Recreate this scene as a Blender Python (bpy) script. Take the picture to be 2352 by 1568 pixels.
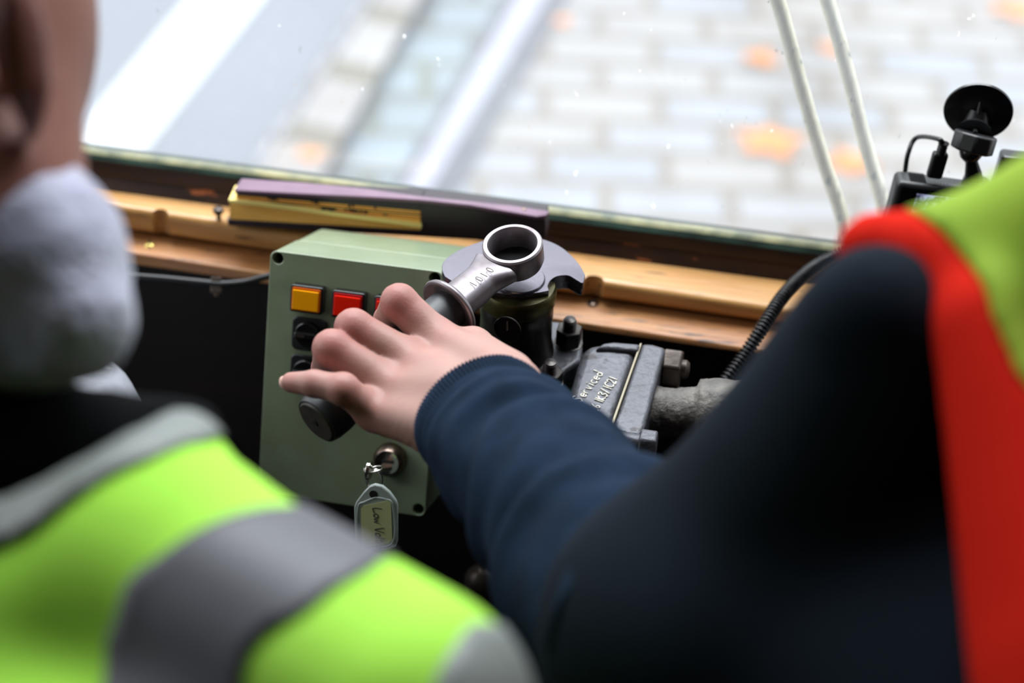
import bpy, bmesh, math, random
import numpy as np
from mathutils import Vector, Matrix
random.seed(7); rng = np.random.default_rng(7)
for o in list(bpy.data.objects): bpy.data.objects.remove(o)
S = bpy.context.scene
COL = S.collection
PI = math.pi
# ------------------------------------------------------------------ camera
FPX = 60/36*2352
def camframe(p, psi, rho):
    p, psi, rho = np.radians([p, psi, rho])
    f = np.array([-np.sin(psi)*np.cos(p), np.cos(psi)*np.cos(p), -np.sin(p)])
    r0 = np.array([np.cos(psi), np.sin(psi), 0.]); u0 = np.cross(r0, f)
    return r0*np.cos(rho)+u0*np.sin(rho), -r0*np.sin(rho)+u0*np.cos(rho), f
CR, CU, CF = camframe(39, 7, 2.9)
CC = np.array([0, 0, 1.85])
cd = bpy.data.cameras.new('camera'); cam = bpy.data.objects.new('camera', cd); COL.objects.link(cam)
cam.matrix_world = Matrix([[CR[0], CU[0], -CF[0], CC[0]], [CR[1], CU[1], -CF[1], CC[1]], [CR[2], CU[2], -CF[2], CC[2]], [0, 0, 0, 1]])
cd.lens = 60; cd.sensor_width = 36; cd.clip_start = .02; cd.clip_end = 200
cd.dof.use_dof = True; cd.dof.focus_distance = 1.05; cd.dof.aperture_fstop = 3.4
S.camera = cam
# ------------------------------------------------------------------ world, light, exposure
S.view_settings.view_transform = 'Standard'; S.view_settings.look = 'None'
S.view_settings.gamma = 1; S.view_settings.use_curve_mapping = False
S.view_settings.exposure = 0.0
W = bpy.data.worlds.new('overcast'); S.world = W; W.use_nodes = True
nt = W.node_tree; bg = nt.nodes['Background']
geo = nt.nodes.new('ShaderNodeTexCoord'); sep = nt.nodes.new('ShaderNodeSeparateXYZ')
nt.links.new(geo.outputs['Generated'], sep.inputs[0])
rmp = nt.nodes.new('ShaderNodeValToRGB'); nt.links.new(sep.outputs['Z'], rmp.inputs[0])
rmp.color_ramp.elements[0].position = 0.0; rmp.color_ramp.elements[0].color = (.30, .31, .30, 1)
rmp.color_ramp.elements[1].position = .06; rmp.color_ramp.elements[1].color = (.93, .97, 1, 1)
nt.links.new(rmp.outputs[0], bg.inputs['Color']); bg.inputs['Strength'].default_value = 2.3
def area(name, loc, target, sx, sy, power, col=(1, 1, 1)):
    l = bpy.data.lights.new(name, 'AREA'); l.shape = 'RECTANGLE'; l.size = sx; l.size_y = sy; l.energy = power; l.color = col
    o = bpy.data.objects.new(name, l); COL.objects.link(o); o.location = loc
    o.rotation_euler = (Vector(target)-Vector(loc)).to_track_quat('-Z', 'Y').to_euler(); return o
# added area lamps: left fill for the vest, boost to the windscreen daylight
area('left_fill_light', (-1.75, .85, 2.0), (-.1, .5, 1.25), 1.0, .8, 7, (.93, .97, 1))
area('daylight_windscreen', (-.25, 1.75, 2.75), (-.2, .8, 1.2), 2.0, 1.0, 105, (.93, .97, 1))
# ------------------------------------------------------------------ pixel <-> place (only used to measure the photograph)
def ray(px, py): return CF+CR*(px-1176)/FPX-CU*(py-784)/FPX
def at(px, py, d): return CC+ray(px, py)*d
def az(px, py, z): d = ray(px, py); return CC+d*(z-CC[2])/d[2]
def ay(px, py, y): d = ray(px, py); return CC+d*(y-CC[1])/d[1]
def apl(px, py, o, n): d = ray(px, py); return CC+d*(np.dot(o-CC, n)/np.dot(d, n))
def proj(P):
    v = np.asarray(P)-CC; z = v@CF
    return 1176+FPX*(v@CR)/z, 784-FPX*(v@CU)/z
def nrm(v): v = np.asarray(v, float); return v/np.linalg.norm(v)
def v3(*a): return np.array(a, float)
# ------------------------------------------------------------------ materials
def lin(c):
    if isinstance(c, str): c = [int(c[i:i+2], 16)/255 for i in (0, 2, 4)]
    return tuple(((x+.055)/1.055)**2.4 if x > .04045 else x/12.92 for x in c)+(1,)
def N(nt, t, **k):
    n = nt.nodes.new(t)
    for a, b in k.items(): setattr(n, a, b)
    return n
def pm(name, col, rough=.5, metal=0, col2=None, scale=20, stretch=(1, 1, 1), lo=.35, hi=.65, bump=0, bscale=None, bdist=.001,
       spec=.5, col3=None, s3=60, lo3=.6, hi3=.7, rough2=None, coat=0, sss=0, alpha=1, trans=0, detail=5, sheen=0, dirt=None):
    m = bpy.data.materials.new(name); m.use_nodes = True; nt = m.node_tree; L = nt.links.new
    b = nt.nodes['Principled BSDF']; b.inputs['Base Color'].default_value = lin(col)
    b.inputs['Roughness'].default_value = rough; b.inputs['Metallic'].default_value = metal
    b.inputs['Specular IOR Level'].default_value = spec; b.inputs['Coat Weight'].default_value = coat
    b.inputs['Alpha'].default_value = alpha; b.inputs['Transmission Weight'].default_value = trans
    if sheen: b.inputs['Sheen Weight'].default_value = sheen
    if sss:
        b.inputs['Subsurface Weight'].default_value = sss; b.inputs['Subsurface Radius'].default_value = (1, .35, .2); b.inputs['Subsurface Scale'].default_value = .006
    tc = N(nt, 'ShaderNodeTexCoord'); mp = N(nt, 'ShaderNodeMapping'); mp.inputs['Scale'].default_value = stretch
    L(tc.outputs['Object'], mp.inputs[0])
    last = None
    if col2:
        n = N(nt, 'ShaderNodeTexNoise'); n.inputs['Scale'].default_value = scale; n.inputs['Detail'].default_value = detail; L(mp.outputs[0], n.inputs[0])
        r = N(nt, 'ShaderNodeValToRGB'); r.color_ramp.elements[0].position = lo; r.color_ramp.elements[1].position = hi
        r.color_ramp.elements[0].color = lin(col); r.color_ramp.elements[1].color = lin(col2); L(n.outputs[0], r.inputs[0]); last = r.outputs[0]
        if rough2 is not None:
            mr = N(nt, 'ShaderNodeMapRange'); mr.inputs[1].default_value = lo; mr.inputs[2].default_value = hi; mr.inputs[3].default_value = rough; mr.inputs[4].default_value = rough2
            L(n.outputs[0], mr.inputs[0]); L(mr.outputs[0], b.inputs['Roughness'])
    if col3:
        n = N(nt, 'ShaderNodeTexNoise'); n.inputs['Scale'].default_value = s3; n.inputs['Detail'].default_value = 6; L(mp.outputs[0], n.inputs[0])
        mr = N(nt, 'ShaderNodeMapRange'); mr.inputs[1].default_value = lo3; mr.inputs[2].default_value = hi3; L(n.outputs[0], mr.inputs[0])
        mx = N(nt, 'ShaderNodeMix', data_type='RGBA'); L(mr.outputs[0], mx.inputs[0]); mx.inputs[7].default_value = lin(col3)
        if last: L(last, mx.inputs[6])
        else: mx.inputs[6].default_value = lin(col)
        last = mx.outputs[2]
    if last: L(last, b.inputs['Base Color'])
    if bump:
        n = N(nt, 'ShaderNodeTexNoise'); n.inputs['Scale'].default_value = bscale or scale*3; n.inputs['Detail'].default_value = 4; L(mp.outputs[0], n.inputs[0])
        bp = N(nt, 'ShaderNodeBump'); bp.inputs['Strength'].default_value = bump; bp.inputs['Distance'].default_value = bdist
        L(n.outputs[0], bp.inputs['Height']); L(bp.outputs[0], b.inputs['Normal'])
    return m
M = {}
M['wood'] = pm('honey_wood', 'C2935A', .32, col2='A57238', scale=9, stretch=(1.2, 14, 14), lo=.3, hi=.75, col3='5A4028', s3=22, lo3=.64, hi3=.72, spec=.7, bump=.25, bscale=30)
M['wood2'] = pm('worn_wood', 'AE7C4C', .36, col2='8C5630', scale=9, stretch=(1.2, 14, 14), lo=.3, hi=.75, col3='2E2A28', s3=26, lo3=.60, hi3=.67, spec=.7, bump=.3, bscale=30)
M['dwood'] = pm('dark_frame_wood', '3A2415', .45, col2='24160D', scale=10, stretch=(1.5, 12, 12), bump=.2, bscale=40)
M['chip'] = pm('chipped_varnish_wood', '26150D', .5, col2='3A2012', scale=10, stretch=(2, 10, 10), col3='A05A30', s3=16, lo3=.62, hi3=.66, bump=.4, bscale=30)
M['panelw'] = pm('dark_panel_wood', '1A0F0A', .6, col2='0F0A08', scale=6, stretch=(1, 1, 5))
M['dark'] = pm('dark_floor', '15120F', .8, col2='0D0C0B', scale=5)
M['putty'] = pm('green_paint', '1C2B24', .85, spec=.05, col2='0C1410', scale=30, stretch=(1, 2, 2), col3='6E7C6A', s3=60, lo3=.66, hi3=.72, bump=.2, bscale=120)
M['putty2'] = pm('cream_putty', '9C9872', .8, col2='5E6450', scale=40, bump=.6, bscale=100)
M['box'] = pm('grey_green_enclosure', '828F76', .28, col2='7A876C', scale=40, col3='55644A', s3=16, lo3=.60, hi3=.85, bump=.06, bscale=600, spec=.9)
M['black'] = pm('black_plastic', '17181A', .42)
M['blackg'] = pm('glossy_black_plastic', '121214', .25)
M['hole'] = pm('deep_black', '050505', .9)
M['amber'] = pm('amber_lens', 'F2A20A', .18, coat=.5)
M['amberr'] = pm('amber_rim', 'C2560E', .2)
M['red'] = pm('red_lens', 'E8200C', .18, coat=.5)
M['redr'] = pm('dark_red_rim', '9C0E16', .2)
M['chrome'] = pm('chrome', 'C8C4BC', .14, 1)
M['nickel'] = pm('worn_nickel', '8F7F74', .28, 1, col2='6E5A50', scale=120)
M['bronze'] = pm('dark_worn_bronze', '8A8388', .36, .7, col2='625A5C', scale=45, col3='A09A9E', s3=25, lo3=.55, hi3=.7, rough2=.42, bump=.12, bscale=250, bdist=.0005)
M['plate'] = pm('oiled_steel', '77747C', .2, .9, col2='55525A', scale=30, rough2=.34, bump=.06, bscale=300, bdist=.0005)
M['oil'] = pm('oily_black_iron', '100D0B', .30, .1, col2='1A1511', scale=40, bump=.1, bscale=200)
M['brass'] = pm('dirty_brass', '4E4A26', .35, .6, col2='2A2412', scale=60)
M['iron'] = pm('grey_painted_iron', '4A4B52', .42, .35, col2='3A3A3E', scale=26, col3='2A2626', s3=70, lo3=.62, hi3=.68, bump=.6, bscale=220, bdist=.0012)
M['ironr'] = pm('rough_cast_iron', '6B6660', .6, .2, col2='403D3A', scale=60, bump=.6, bscale=240, bdist=.002)
M['nut'] = pm('oily_steel_nut', '4A4644', .28, .8, col2='2B2624', scale=60, rough2=.45, bump=.2, bscale=300)
M['nutd'] = pm('dark_brown_bolt', '37302B', .4, .6, col2='4F4640', scale=60, bump=.3, bscale=200)
M['teal'] = pm('teal_gasket', '2F9A80', .5)
M['tan'] = pm('tan_gasket', '9A9078', .6)
M['paint'] = pm('white_marker', 'EAE6D8', .6, col2='A8A69E', scale=500)
M['rubber'] = pm('black_rubber_grip', '1B1D20', .42, col2='24272A', scale=80)
M['gripend'] = pm('worn_grip_end', '2B2823', .55, col2='3A352C', scale=120)
M['purple'] = pm('purple_leather', '76586C', .38, col2='664A5E', scale=40, bump=.1, bscale=300)
M['dpurple'] = pm('dark_purple_card', '2A1B28', .5, col2='1A1018', scale=20, stretch=(1, 1, 40))
M['page'] = pm('yellow_page_edges', 'FFC868', .7, col2='E8A844', scale=14, stretch=(1, 1, 60), lo=.35, hi=.7)
M['pagel'] = pm('pale_yellow_paper', 'F6E08A', .7)
M['ink'] = pm('black_ink', '2A2118', .7)
M['bluink'] = pm('blue_ink', '2B2F3C', .5)
M['tag'] = pm('frosted_plastic', 'B9C4BF', .25, trans=.35, alpha=.8)
M['tagp'] = pm('cream_tag_paper', 'BFC48E', .7)
M['rope'] = pm('woven_cream_strap', 'F2F0DC', .85, col2='DCD8BC', scale=120, stretch=(1, 1, .35), col3='7E8A78', s3=140, lo3=.60, hi3=.66, bump=.5, bscale=300)
M['sweater'] = pm('navy_knit', '182638', .95, col2='131F2E', scale=60, spec=.08, bump=.5, bscale=900, bdist=.0006)
M['sweater_shade'] = pm('shaded_navy_knit', '141C26', .95, col2='0F161E', scale=12, spec=.1)  # same navy sweater, darker: shade on upper arm and torso put into the colour
M['hivis'] = pm('fluorescent_yellow_green', 'A4E04E', .8, col2='96D63C', scale=6, spec=.2)
M['hivis2'] = pm('olive_fluorescent_cloth', '98AC34', .75, col2='6F9018', scale=7, stretch=(1, 1, 1), spec=.2)
M['reflect'] = pm('grey_reflective_tape', '58585E', .5, col2='4C4C52', scale=8, spec=.4)
M['reflectl'] = pm('silver_piping', '747A76', .5)
M['fleece'] = pm('grey_lilac_fleece', 'B4B5C8', 1, col2='989AAE', scale=28, bump=.8, bscale=220, bdist=.004, sheen=.4, spec=.1)
M['blackcloth'] = pm('black_cloth', '0E0F10', .95, spec=.1)
M['orange'] = pm('orange_red_cloth', 'D0281A', .9, col2='B81E14', scale=5, spec=.03)
M['hair'] = pm('short_brown_hair', '2A1C16', .7)
M['steel'] = pm('silver_painted_metal', '8E9098', .6, .1, col2='72747C', scale=30, col3='B4B8BC', s3=60, lo3=.6, hi3=.63, bump=.5, bscale=160)
M['screen'] = pm('lcd_bezel', '0B0C10', .15)
M['leaf'] = pm('orange_leaf', 'F09A45', .7, col2='E58A3C', scale=10)
M['kerb'] = pm('pale_granite', 'A59F98', .7, col2='8E8A86', scale=8, bump=.3)
M['roofp'] = pm('brown_ceiling', '6A543C', .6)
M['text'] = pm('pale_print', '8A8C90', .6)
def skinmat(name, base, redc, sss=.25):
    m = bpy.data.materials.new(name); m.use_nodes = True; nt = m.node_tree; L = nt.links.new; b = nt.nodes['Principled BSDF']
    a = N(nt, 'ShaderNodeAttribute', attribute_name='tint'); mx = N(nt, 'ShaderNodeMix', data_type='RGBA')
    mx.inputs[6].default_value = lin(base); mx.inputs[7].default_value = lin(redc)
    tc = N(nt, 'ShaderNodeTexCoord'); n = N(nt, 'ShaderNodeTexNoise'); n.inputs['Scale'].default_value = 90; L(tc.outputs['Object'], n.inputs[0])
    ad = N(nt, 'ShaderNodeMath', operation='MULTIPLY_ADD'); L(n.outputs[0], ad.inputs[0]); ad.inputs[1].default_value = .5; ad.inputs[2].default_value = -.25
    ad2 = N(nt, 'ShaderNodeMath', operation='ADD', use_clamp=True); L(ad.outputs[0], ad2.inputs[0]); L(a.outputs['Fac'], ad2.inputs[1]); L(ad2.outputs[0], mx.inputs[0])
    L(mx.outputs[2], b.inputs['Base Color']); b.inputs['Roughness'].default_value = .5; b.inputs['Specular IOR Level'].default_value = .35
    b.inputs['Subsurface Weight'].default_value = sss; b.inputs['Subsurface Radius'].default_value = (1, .4, .25); b.inputs['Subsurface Scale'].default_value = .005
    n2 = N(nt, 'ShaderNodeTexNoise'); n2.inputs['Scale'].default_value = 700; n2.inputs['Detail'].default_value = 3; L(tc.outputs['Object'], n2.inputs[0])
    bp = N(nt, 'ShaderNodeBump'); bp.inputs['Strength'].default_value = .25; bp.inputs['Distance'].default_value = .0006; L(n2.outputs[0], bp.inputs['Height']); L(bp.outputs[0], b.inputs['Normal'])
    return m
M['skin'] = skinmat('pale_skin', '9E7A70', '985A54')
M['skin2'] = skinmat('tanned_skin', '82503F', '5A2018', .15)
# ------------------------------------------------------------------ mesh helpers
def setp(o, label=None, category=None, group=None, kind=None):
    for k, v in (('label', label), ('category', category), ('group', group), ('kind', kind)):
        if v: o[k] = v
    return o
def mesh(name, V, F, mat, parent=None, smooth=None, bev=0, segs=2, sub=0, **props):
    V = np.asarray(V, float)
    if parent is not None:
        p = parent; base = np.zeros(3)
        while p is not None: base += np.array(p.location); p = p.parent
        loc = np.zeros(3)
    else:
        base = V.mean(0); loc = base
    me = bpy.data.meshes.new(name); me.from_pydata((V-base).tolist(), [], [tuple(int(i) for i in f) for f in F])
    bm = bmesh.new(); bm.from_mesh(me); bmesh.ops.recalc_face_normals(bm, faces=bm.faces); bm.to_mesh(me); bm.free()
    me.materials.append(M[mat] if isinstance(mat, str) else mat)
    if smooth is not None:
        for p in me.polygons: p.use_smooth = True
        if smooth < 180: me.set_sharp_from_angle(angle=math.radians(smooth))
    o = bpy.data.objects.new(name, me); COL.objects.link(o); o.location = loc
    if parent is not None: o.parent = parent
    if bev:
        b = o.modifiers.new('bevel', 'BEVEL'); b.width = bev; b.segments = segs; b.limit_method = 'ANGLE'; b.angle_limit = math.radians(35)
    if sub:
        b = o.modifiers.new('sub', 'SUBSURF'); b.levels = b.render_levels = sub
    return setp(o, **props)
def root(name, loc, **props):
    o = bpy.data.objects.new(name, None); COL.objects.link(o); o.location = tuple(loc); o.empty_display_size = .02
    return setp(o, **props)
def join(*parts):
    V, F = [], []; n = 0
    for v, f in parts:
        v = np.asarray(v, float); V.append(v); F += [tuple(i+n for i in q) for q in f]; n += len(v)
    return np.vstack(V), F
def frame(axis, hint=(0, 0, 1)):
    a = nrm(axis); h = np.array(hint, float)
    if abs(a@nrm(h)) > .98: h = v3(1, 0, 0)
    x = nrm(np.cross(h, a)); y = np.cross(a, x); return x, y, a
def obox(o, X, Y, Z):               # corner + three edge vectors
    o, X, Y, Z = map(np.asarray, (o, X, Y, Z))
    V = [o, o+X, o+X+Y, o+Y, o+Z, o+X+Z, o+X+Y+Z, o+Y+Z]
    return np.array(V), [(0, 3, 2, 1), (4, 5, 6, 7), (0, 1, 5, 4), (1, 2, 6, 5), (2, 3, 7, 6), (3, 0, 4, 7)]
def cbox(c, X, Y, Z): c, X, Y, Z = map(np.asarray, (c, X, Y, Z)); return obox(c-(X+Y+Z)/2, X, Y, Z)
def prism(pts, d):                  # polygon extruded along d
    P = np.array(pts, float); n = len(P); V = np.vstack([P, P+np.asarray(d)])
    return V, [tuple(range(n)), tuple(range(2*n-1, n-1, -1))]+[(i, (i+1) % n, n+(i+1) % n, n+i) for i in range(n)]
def lathe(o, axis, prof, seg=40, hint=(0, 0, 1), closed=False):   # prof: (radius, height)
    x, y, a = frame(axis, hint); V = []; F = []; n = len(prof)
    for r, h in prof:
        for k in range(seg):
            t = 2*PI*k/seg; V.append(np.asarray(o)+a*h+(x*math.cos(t)+y*math.sin(t))*r)
    for i in range(n if closed else n-1):
        j = (i+1) % n
        for k in range(seg): F.append((i*seg+k, i*seg+(k+1) % seg, j*seg+(k+1) % seg, j*seg+k))
    if not closed:
        F.append(tuple(range(seg))[::-1]); F.append(tuple((n-1)*seg+k for k in range(seg)))
    return np.array(V), F
def smoothpath(P, n):
    P = np.array(P, float); m = len(P); out = []
    Q = np.vstack([2*P[0]-P[1], P, 2*P[-1]-P[-2]])
    for s in np.linspace(0, m-1, n):
        i = min(int(s), m-2); t = s-i; a, b, c, d = Q[i:i+4]
        out.append(.5*((2*b)+(-a+c)*t+(2*a-5*b+4*c-d)*t*t+(-a+3*b-3*c+d)*t**3))
    return np.array(out)
def tube(P, R, seg=12, cap=True, disp=None, flat=1, up=(0, 0, 1)):
    P = np.array(P, float); n = len(P); R = np.broadcast_to(np.asarray(R, float), (n,)) if np.ndim(R) < 2 else np.asarray(R)
    T = np.gradient(P, axis=0); V = []; F = []
    x, y, _ = frame(T[0], up)
    for i in range(n):
        a = nrm(T[i]); x = nrm(x-a*(x@a)); y = np.cross(a, x)
        for k in range(seg):
            t = 2*PI*k/seg; ra, rb = (R[i] if R.ndim == 2 else (R[i], R[i]*flat))
            d = disp(i/(n-1), t) if disp else 0
            V.append(P[i]+x*math.cos(t)*(ra+d)+y*math.sin(t)*(rb+d))
    for i in range(n-1):
        for k in range(seg): F.append((i*seg+k, i*seg+(k+1) % seg, (i+1)*seg+(k+1) % seg, (i+1)*seg+k))
    if cap: F.append(tuple(range(seg))[::-1]); F.append(tuple((n-1)*seg+k for k in range(seg)))
    return np.array(V), F
def boolean(o, cut, op='DIFFERENCE'):
    V, F = cut; me = bpy.data.meshes.new('cut'); me.from_pydata(np.asarray(V).tolist(), [], F)
    bm = bmesh.new(); bm.from_mesh(me); bmesh.ops.recalc_face_normals(bm, faces=bm.faces); bm.to_mesh(me); bm.free()
    c = bpy.data.objects.new('cut', me); COL.objects.link(c)
    m = o.modifiers.new('b', 'BOOLEAN'); m.object = c; m.operation = op; m.solver = 'EXACT'
    dg = bpy.context.evaluated_depsgraph_get(); dg.update()
    nm = bpy.data.meshes.new_from_object(o.evaluated_get(dg)); o.modifiers.clear(); old = o.data; o.data = nm; nm.name = old.name
    bpy.data.objects.remove(c)
# signed distance helpers ------------------------------------------------
def cap(a, b, ra, rb):
    a, b = np.asarray(a, float), np.asarray(b, float); ba = b-a; L = ba@ba
    def f(P):
        h = np.clip(((P-a)@ba)/L, 0, 1); return np.linalg.norm(P-a-h[:, None]*ba, axis=1)-(ra+(rb-ra)*h)
    return f
def ell(c, r, Rm=None):
    c = np.asarray(c, float); r = np.asarray(r, float); Rm = np.eye(3) if Rm is None else np.asarray(Rm)
    def f(P):
        q = (P-c)@Rm.T/r; k = np.linalg.norm(q, axis=1); return (k-1)*r.min()*np.clip(.6+.4*k, .6, 1)
    return f
def smin(a, b, k):
    h = np.clip(.5+.5*(b-a)/k, 0, 1); return b+(a-b)*h-k*h*(1-h)
def union(fs, k):
    def f(P):
        d = fs[0](P)
        for g in fs[1:]: d = smin(d, g(P), k)
        return d
    return f
def surfnet(f, lo, hi, h):
    lo, hi = np.asarray(lo, float), np.asarray(hi, float); n = np.ceil((hi-lo)/h).astype(int)+1
    ax = [lo[i]+h*np.arange(n[i]) for i in range(3)]; G = np.empty(tuple(n))
    Yg, Zg = np.meshgrid(ax[1], ax[2], indexing='ij'); yz = np.c_[Yg.ravel(), Zg.ravel()]
    for i in range(n[0]): G[i] = f(np.c_[np.full(len(yz), ax[0][i]), yz]).reshape(n[1], n[2])
    s = G < 0; c = n-1
    cs = [s[i:i+c[0], j:j+c[1], k:k+c[2]] for i in (0, 1) for j in (0, 1) for k in (0, 1)]
    tot = sum(x.astype(int) for x in cs); act = (tot > 0) & (tot < 8); idx = np.argwhere(act)
    ids = -np.ones(act.shape, int); ids[act] = np.arange(len(idx))
    acc = np.zeros((len(idx), 3)); cnt = np.zeros(len(idx))
    corners = [(i, j, k) for i in (0, 1) for j in (0, 1) for k in (0, 1)]
    for a in corners:
        for d in range(3):
            if a[d]: continue
            b = list(a); b[d] = 1
            ga = G[tuple((idx+a).T)]; gb = G[tuple((idx+b).T)]; m = (ga < 0) != (gb < 0)
            t = np.where(m, ga/(ga-gb+1e-30), 0); p = np.tile(np.array(a, float), (len(idx), 1)); p[:, d] += t
            acc[m] += p[m]; cnt[m] += 1
    V = lo+(idx+acc/cnt[:, None])*h; F = []
    for d in range(3):
        e1, e2 = [(1, 2), (2, 0), (0, 1)][d]
        sl = [slice(None)]*3; sh = [slice(None)]*3; sl[d] = slice(0, -1); sh[d] = slice(1, None)
        ch = s[tuple(sl)] != s[tuple(sh)]; q = np.argwhere(ch)
        q = q[(q[:, e1] > 0) & (q[:, e2] > 0) & (q[:, e1] < c[e1]) & (q[:, e2] < c[e2])]
        D1 = np.zeros(3, int); D1[e1] = 1; D2 = np.zeros(3, int); D2[e2] = 1
        Q = np.c_[ids[tuple(q.T)], ids[tuple((q-D1).T)], ids[tuple((q-D1-D2).T)], ids[tuple((q-D2).T)]]
        Q = Q[(Q >= 0).all(1)]; flip = s[tuple(q.T)][:len(Q)] if len(q) else None
        F.append(Q)
    return V, np.vstack(F)
def bounds(fs_pts, pad): P = np.array(fs_pts); return P.min(0)-pad, P.max(0)+pad
def relax(V, F, it=2, lam=.5):
    E = np.vstack([F[:, [0, 1]], F[:, [1, 2]], F[:, [2, 3]], F[:, [3, 0]]]); E = np.vstack([E, E[:, ::-1]])
    for _ in range(it):
        A = np.zeros_like(V); c = np.zeros(len(V)); np.add.at(A, E[:, 0], V[E[:, 1]]); np.add.at(c, E[:, 0], 1)
        V = V+lam*(A/np.maximum(c, 1)[:, None]-V)
    return V
def vnormals(V, F):
    n = np.cross(V[F[:, 2]]-V[F[:, 0]], V[F[:, 3]]-V[F[:, 1]]); A = np.zeros_like(V)
    for k in range(4): np.add.at(A, F[:, k], n)
    return A/np.maximum(np.linalg.norm(A, axis=1), 1e-12)[:, None]
def orient(V, F, f, h):             # consistent outward quads
    c = V[F].mean(1); n = np.cross(V[F[:, 2]]-V[F[:, 0]], V[F[:, 3]]-V[F[:, 1]]); n /= np.linalg.norm(n, axis=1)[:, None]+1e-12
    bad = f(c+n*h) < f(c-n*h); F = F.copy(); F[bad] = F[bad][:, ::-1]; return F
def shell(V, F, sel, off, thick):   # cloth of real thickness lifted off the faces sel
    Fs = F[sel]; u, inv = np.unique(Fs, return_inverse=True); inv = inv.reshape(Fs.shape)
    Nn = vnormals(V, F)[u]; P = V[u].copy()
    from collections import Counter
    E = Counter()
    for q in inv:
        for a, b in ((0, 1), (1, 2), (2, 3), (3, 0)): E[(min(q[a], q[b]), max(q[a], q[b]))] += 1
    be = [e for e, c in E.items() if c == 1]; nb = {}
    for a, b in be: nb.setdefault(a, []).append(b); nb.setdefault(b, []).append(a)
    for _ in range(5):
        Q = P.copy()
        for a, l in nb.items():
            if len(l) == 2: Q[a] = .34*P[a]+.33*(P[l[0]]+P[l[1]])
        P = Q
    m = len(u); VV = np.vstack([P+Nn*(off+thick), P+Nn*off]); FF = [tuple(q) for q in inv]+[tuple(m+i for i in q[::-1]) for q in inv]
    FF += [(a, b, b+m, a+m) for a, b in be]
    return VV, FF
def inpoly(P, poly):
    x, y = P; res = np.zeros(len(x), bool); n = len(poly)
    for i in range(n):
        x1, y1 = poly[i]; x2, y2 = poly[(i+1) % n]
        c = ((y1 > y) != (y2 > y)) & (x < (x2-x1)*(y-y1)/((y2-y1) or 1e-9)+x1); res ^= c
    return res
def facepx(V, F):
    c = V[F].mean(1)-CC; z = c@CF; return np.array([1176+FPX*(c@CR)/z, 784-FPX*(c@CU)/z])
# handwriting strokes on a surface ---------------------------------------
def arc(cx, cy, rx, ry, a0, a1, n=9): return [(cx+rx*math.cos(math.radians(a0+(a1-a0)*i/(n-1))), cy+ry*math.sin(math.radians(a0+(a1-a0)*i/(n-1)))) for i in range(n)]
G = {'L': [[(.1, 1), (0, .5), (.05, 0), (.3, .02), (.55, .05)]], 'o': [arc(.25, .25, .22, .24, 90, 450)], 'w': [[(0, .5), (.12, 0), (.28, .4), (.42, 0), (.6, .5)]],
     'V': [[(0, 1), (.3, 0), (.55, 1)]], 'l': [[(.1, 1), (.05, 0)]], 't': [[(.15, .9), (.1, .05), (.3, 0)], [(-.05, .6), (.35, .62)]],
     'a': [arc(.22, .22, .2, .22, 20, 370), [(.42, .48), (.42, 0)]], 'g': [arc(.22, .25, .2, .22, 20, 370), [(.42, .5), (.42, -.3), (.2, -.45), (.02, -.3)]],
     'e': [[(.02, .25), (.4, .28)]+arc(.22, .25, .2, .25, 10, 320)], 'S': [[(.45, .85), (.25, 1), (.05, .8), (.25, .5), (.4, .25), (.2, 0), (0, .15)]],
     'r': [[(0, .5), (.03, 0)], [(.03, .3), (.15, .48), (.3, .45)]], 'v': [[(0, .5), (.15, 0), (.32, .5)]], 'i': [[(.08, .5), (.08, 0)], [(.08, .72), (.1, .76)]],
     'c': [arc(.25, .25, .22, .25, 50, 310)], 'd': [arc(.2, .22, .2, .22, 20, 370), [(.42, 1), (.42, 0)]], '2': [[(0, .8), (.2, 1), (.38, .8), (.3, .5), (0, 0), (.45, .02)]],
     '6': [[(.35, 1), (.08, .55), (.05, .2), (.22, 0), (.4, .2), (.25, .45), (.07, .3)]], '/': [[(.3, 1.1), (0, -.1)]], '1': [[(.12, 1), (.1, 0)]], '3': [[(0, .9), (.25, 1), (.35, .78), (.15, .55), (.4, .3), (.2, 0), (0, .1)]],
     'K': [[(0, 1), (0, 0)], [(.4, .9), (.02, .45), (.42, 0)]], 'C': [arc(.28, .5, .27, .5, 50, 310)], '4': [[(.3, 0), (.3, 1), (0, .35), (.45, .35)]], '0': [arc(.22, .5, .2, .5, 90, 450)],
     '.': [[(0, 0), (.04, .04)]], ' ': []}
def write(txt, o, X, Y, size, w=.0004, nz=None, gap=.62, wid=None, onto=None):
    parts = []; x = 0; nz = nrm(np.cross(X, Y)) if nz is None else nz
    for ch in txt:
        for st in G[ch]:
            P = [np.asarray(o)+X*(x+a)*size+Y*b*size for a, b in st]
            if onto: P = [onto(p) for p in P]
            Q = smoothpath(P, max(4, 3*len(P))) if len(P) > 1 else P
            V, F = tube(Q, w, 6); parts.append((V, F))
        x += (wid or {}).get(ch, gap)
    return join(*parts)

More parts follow.
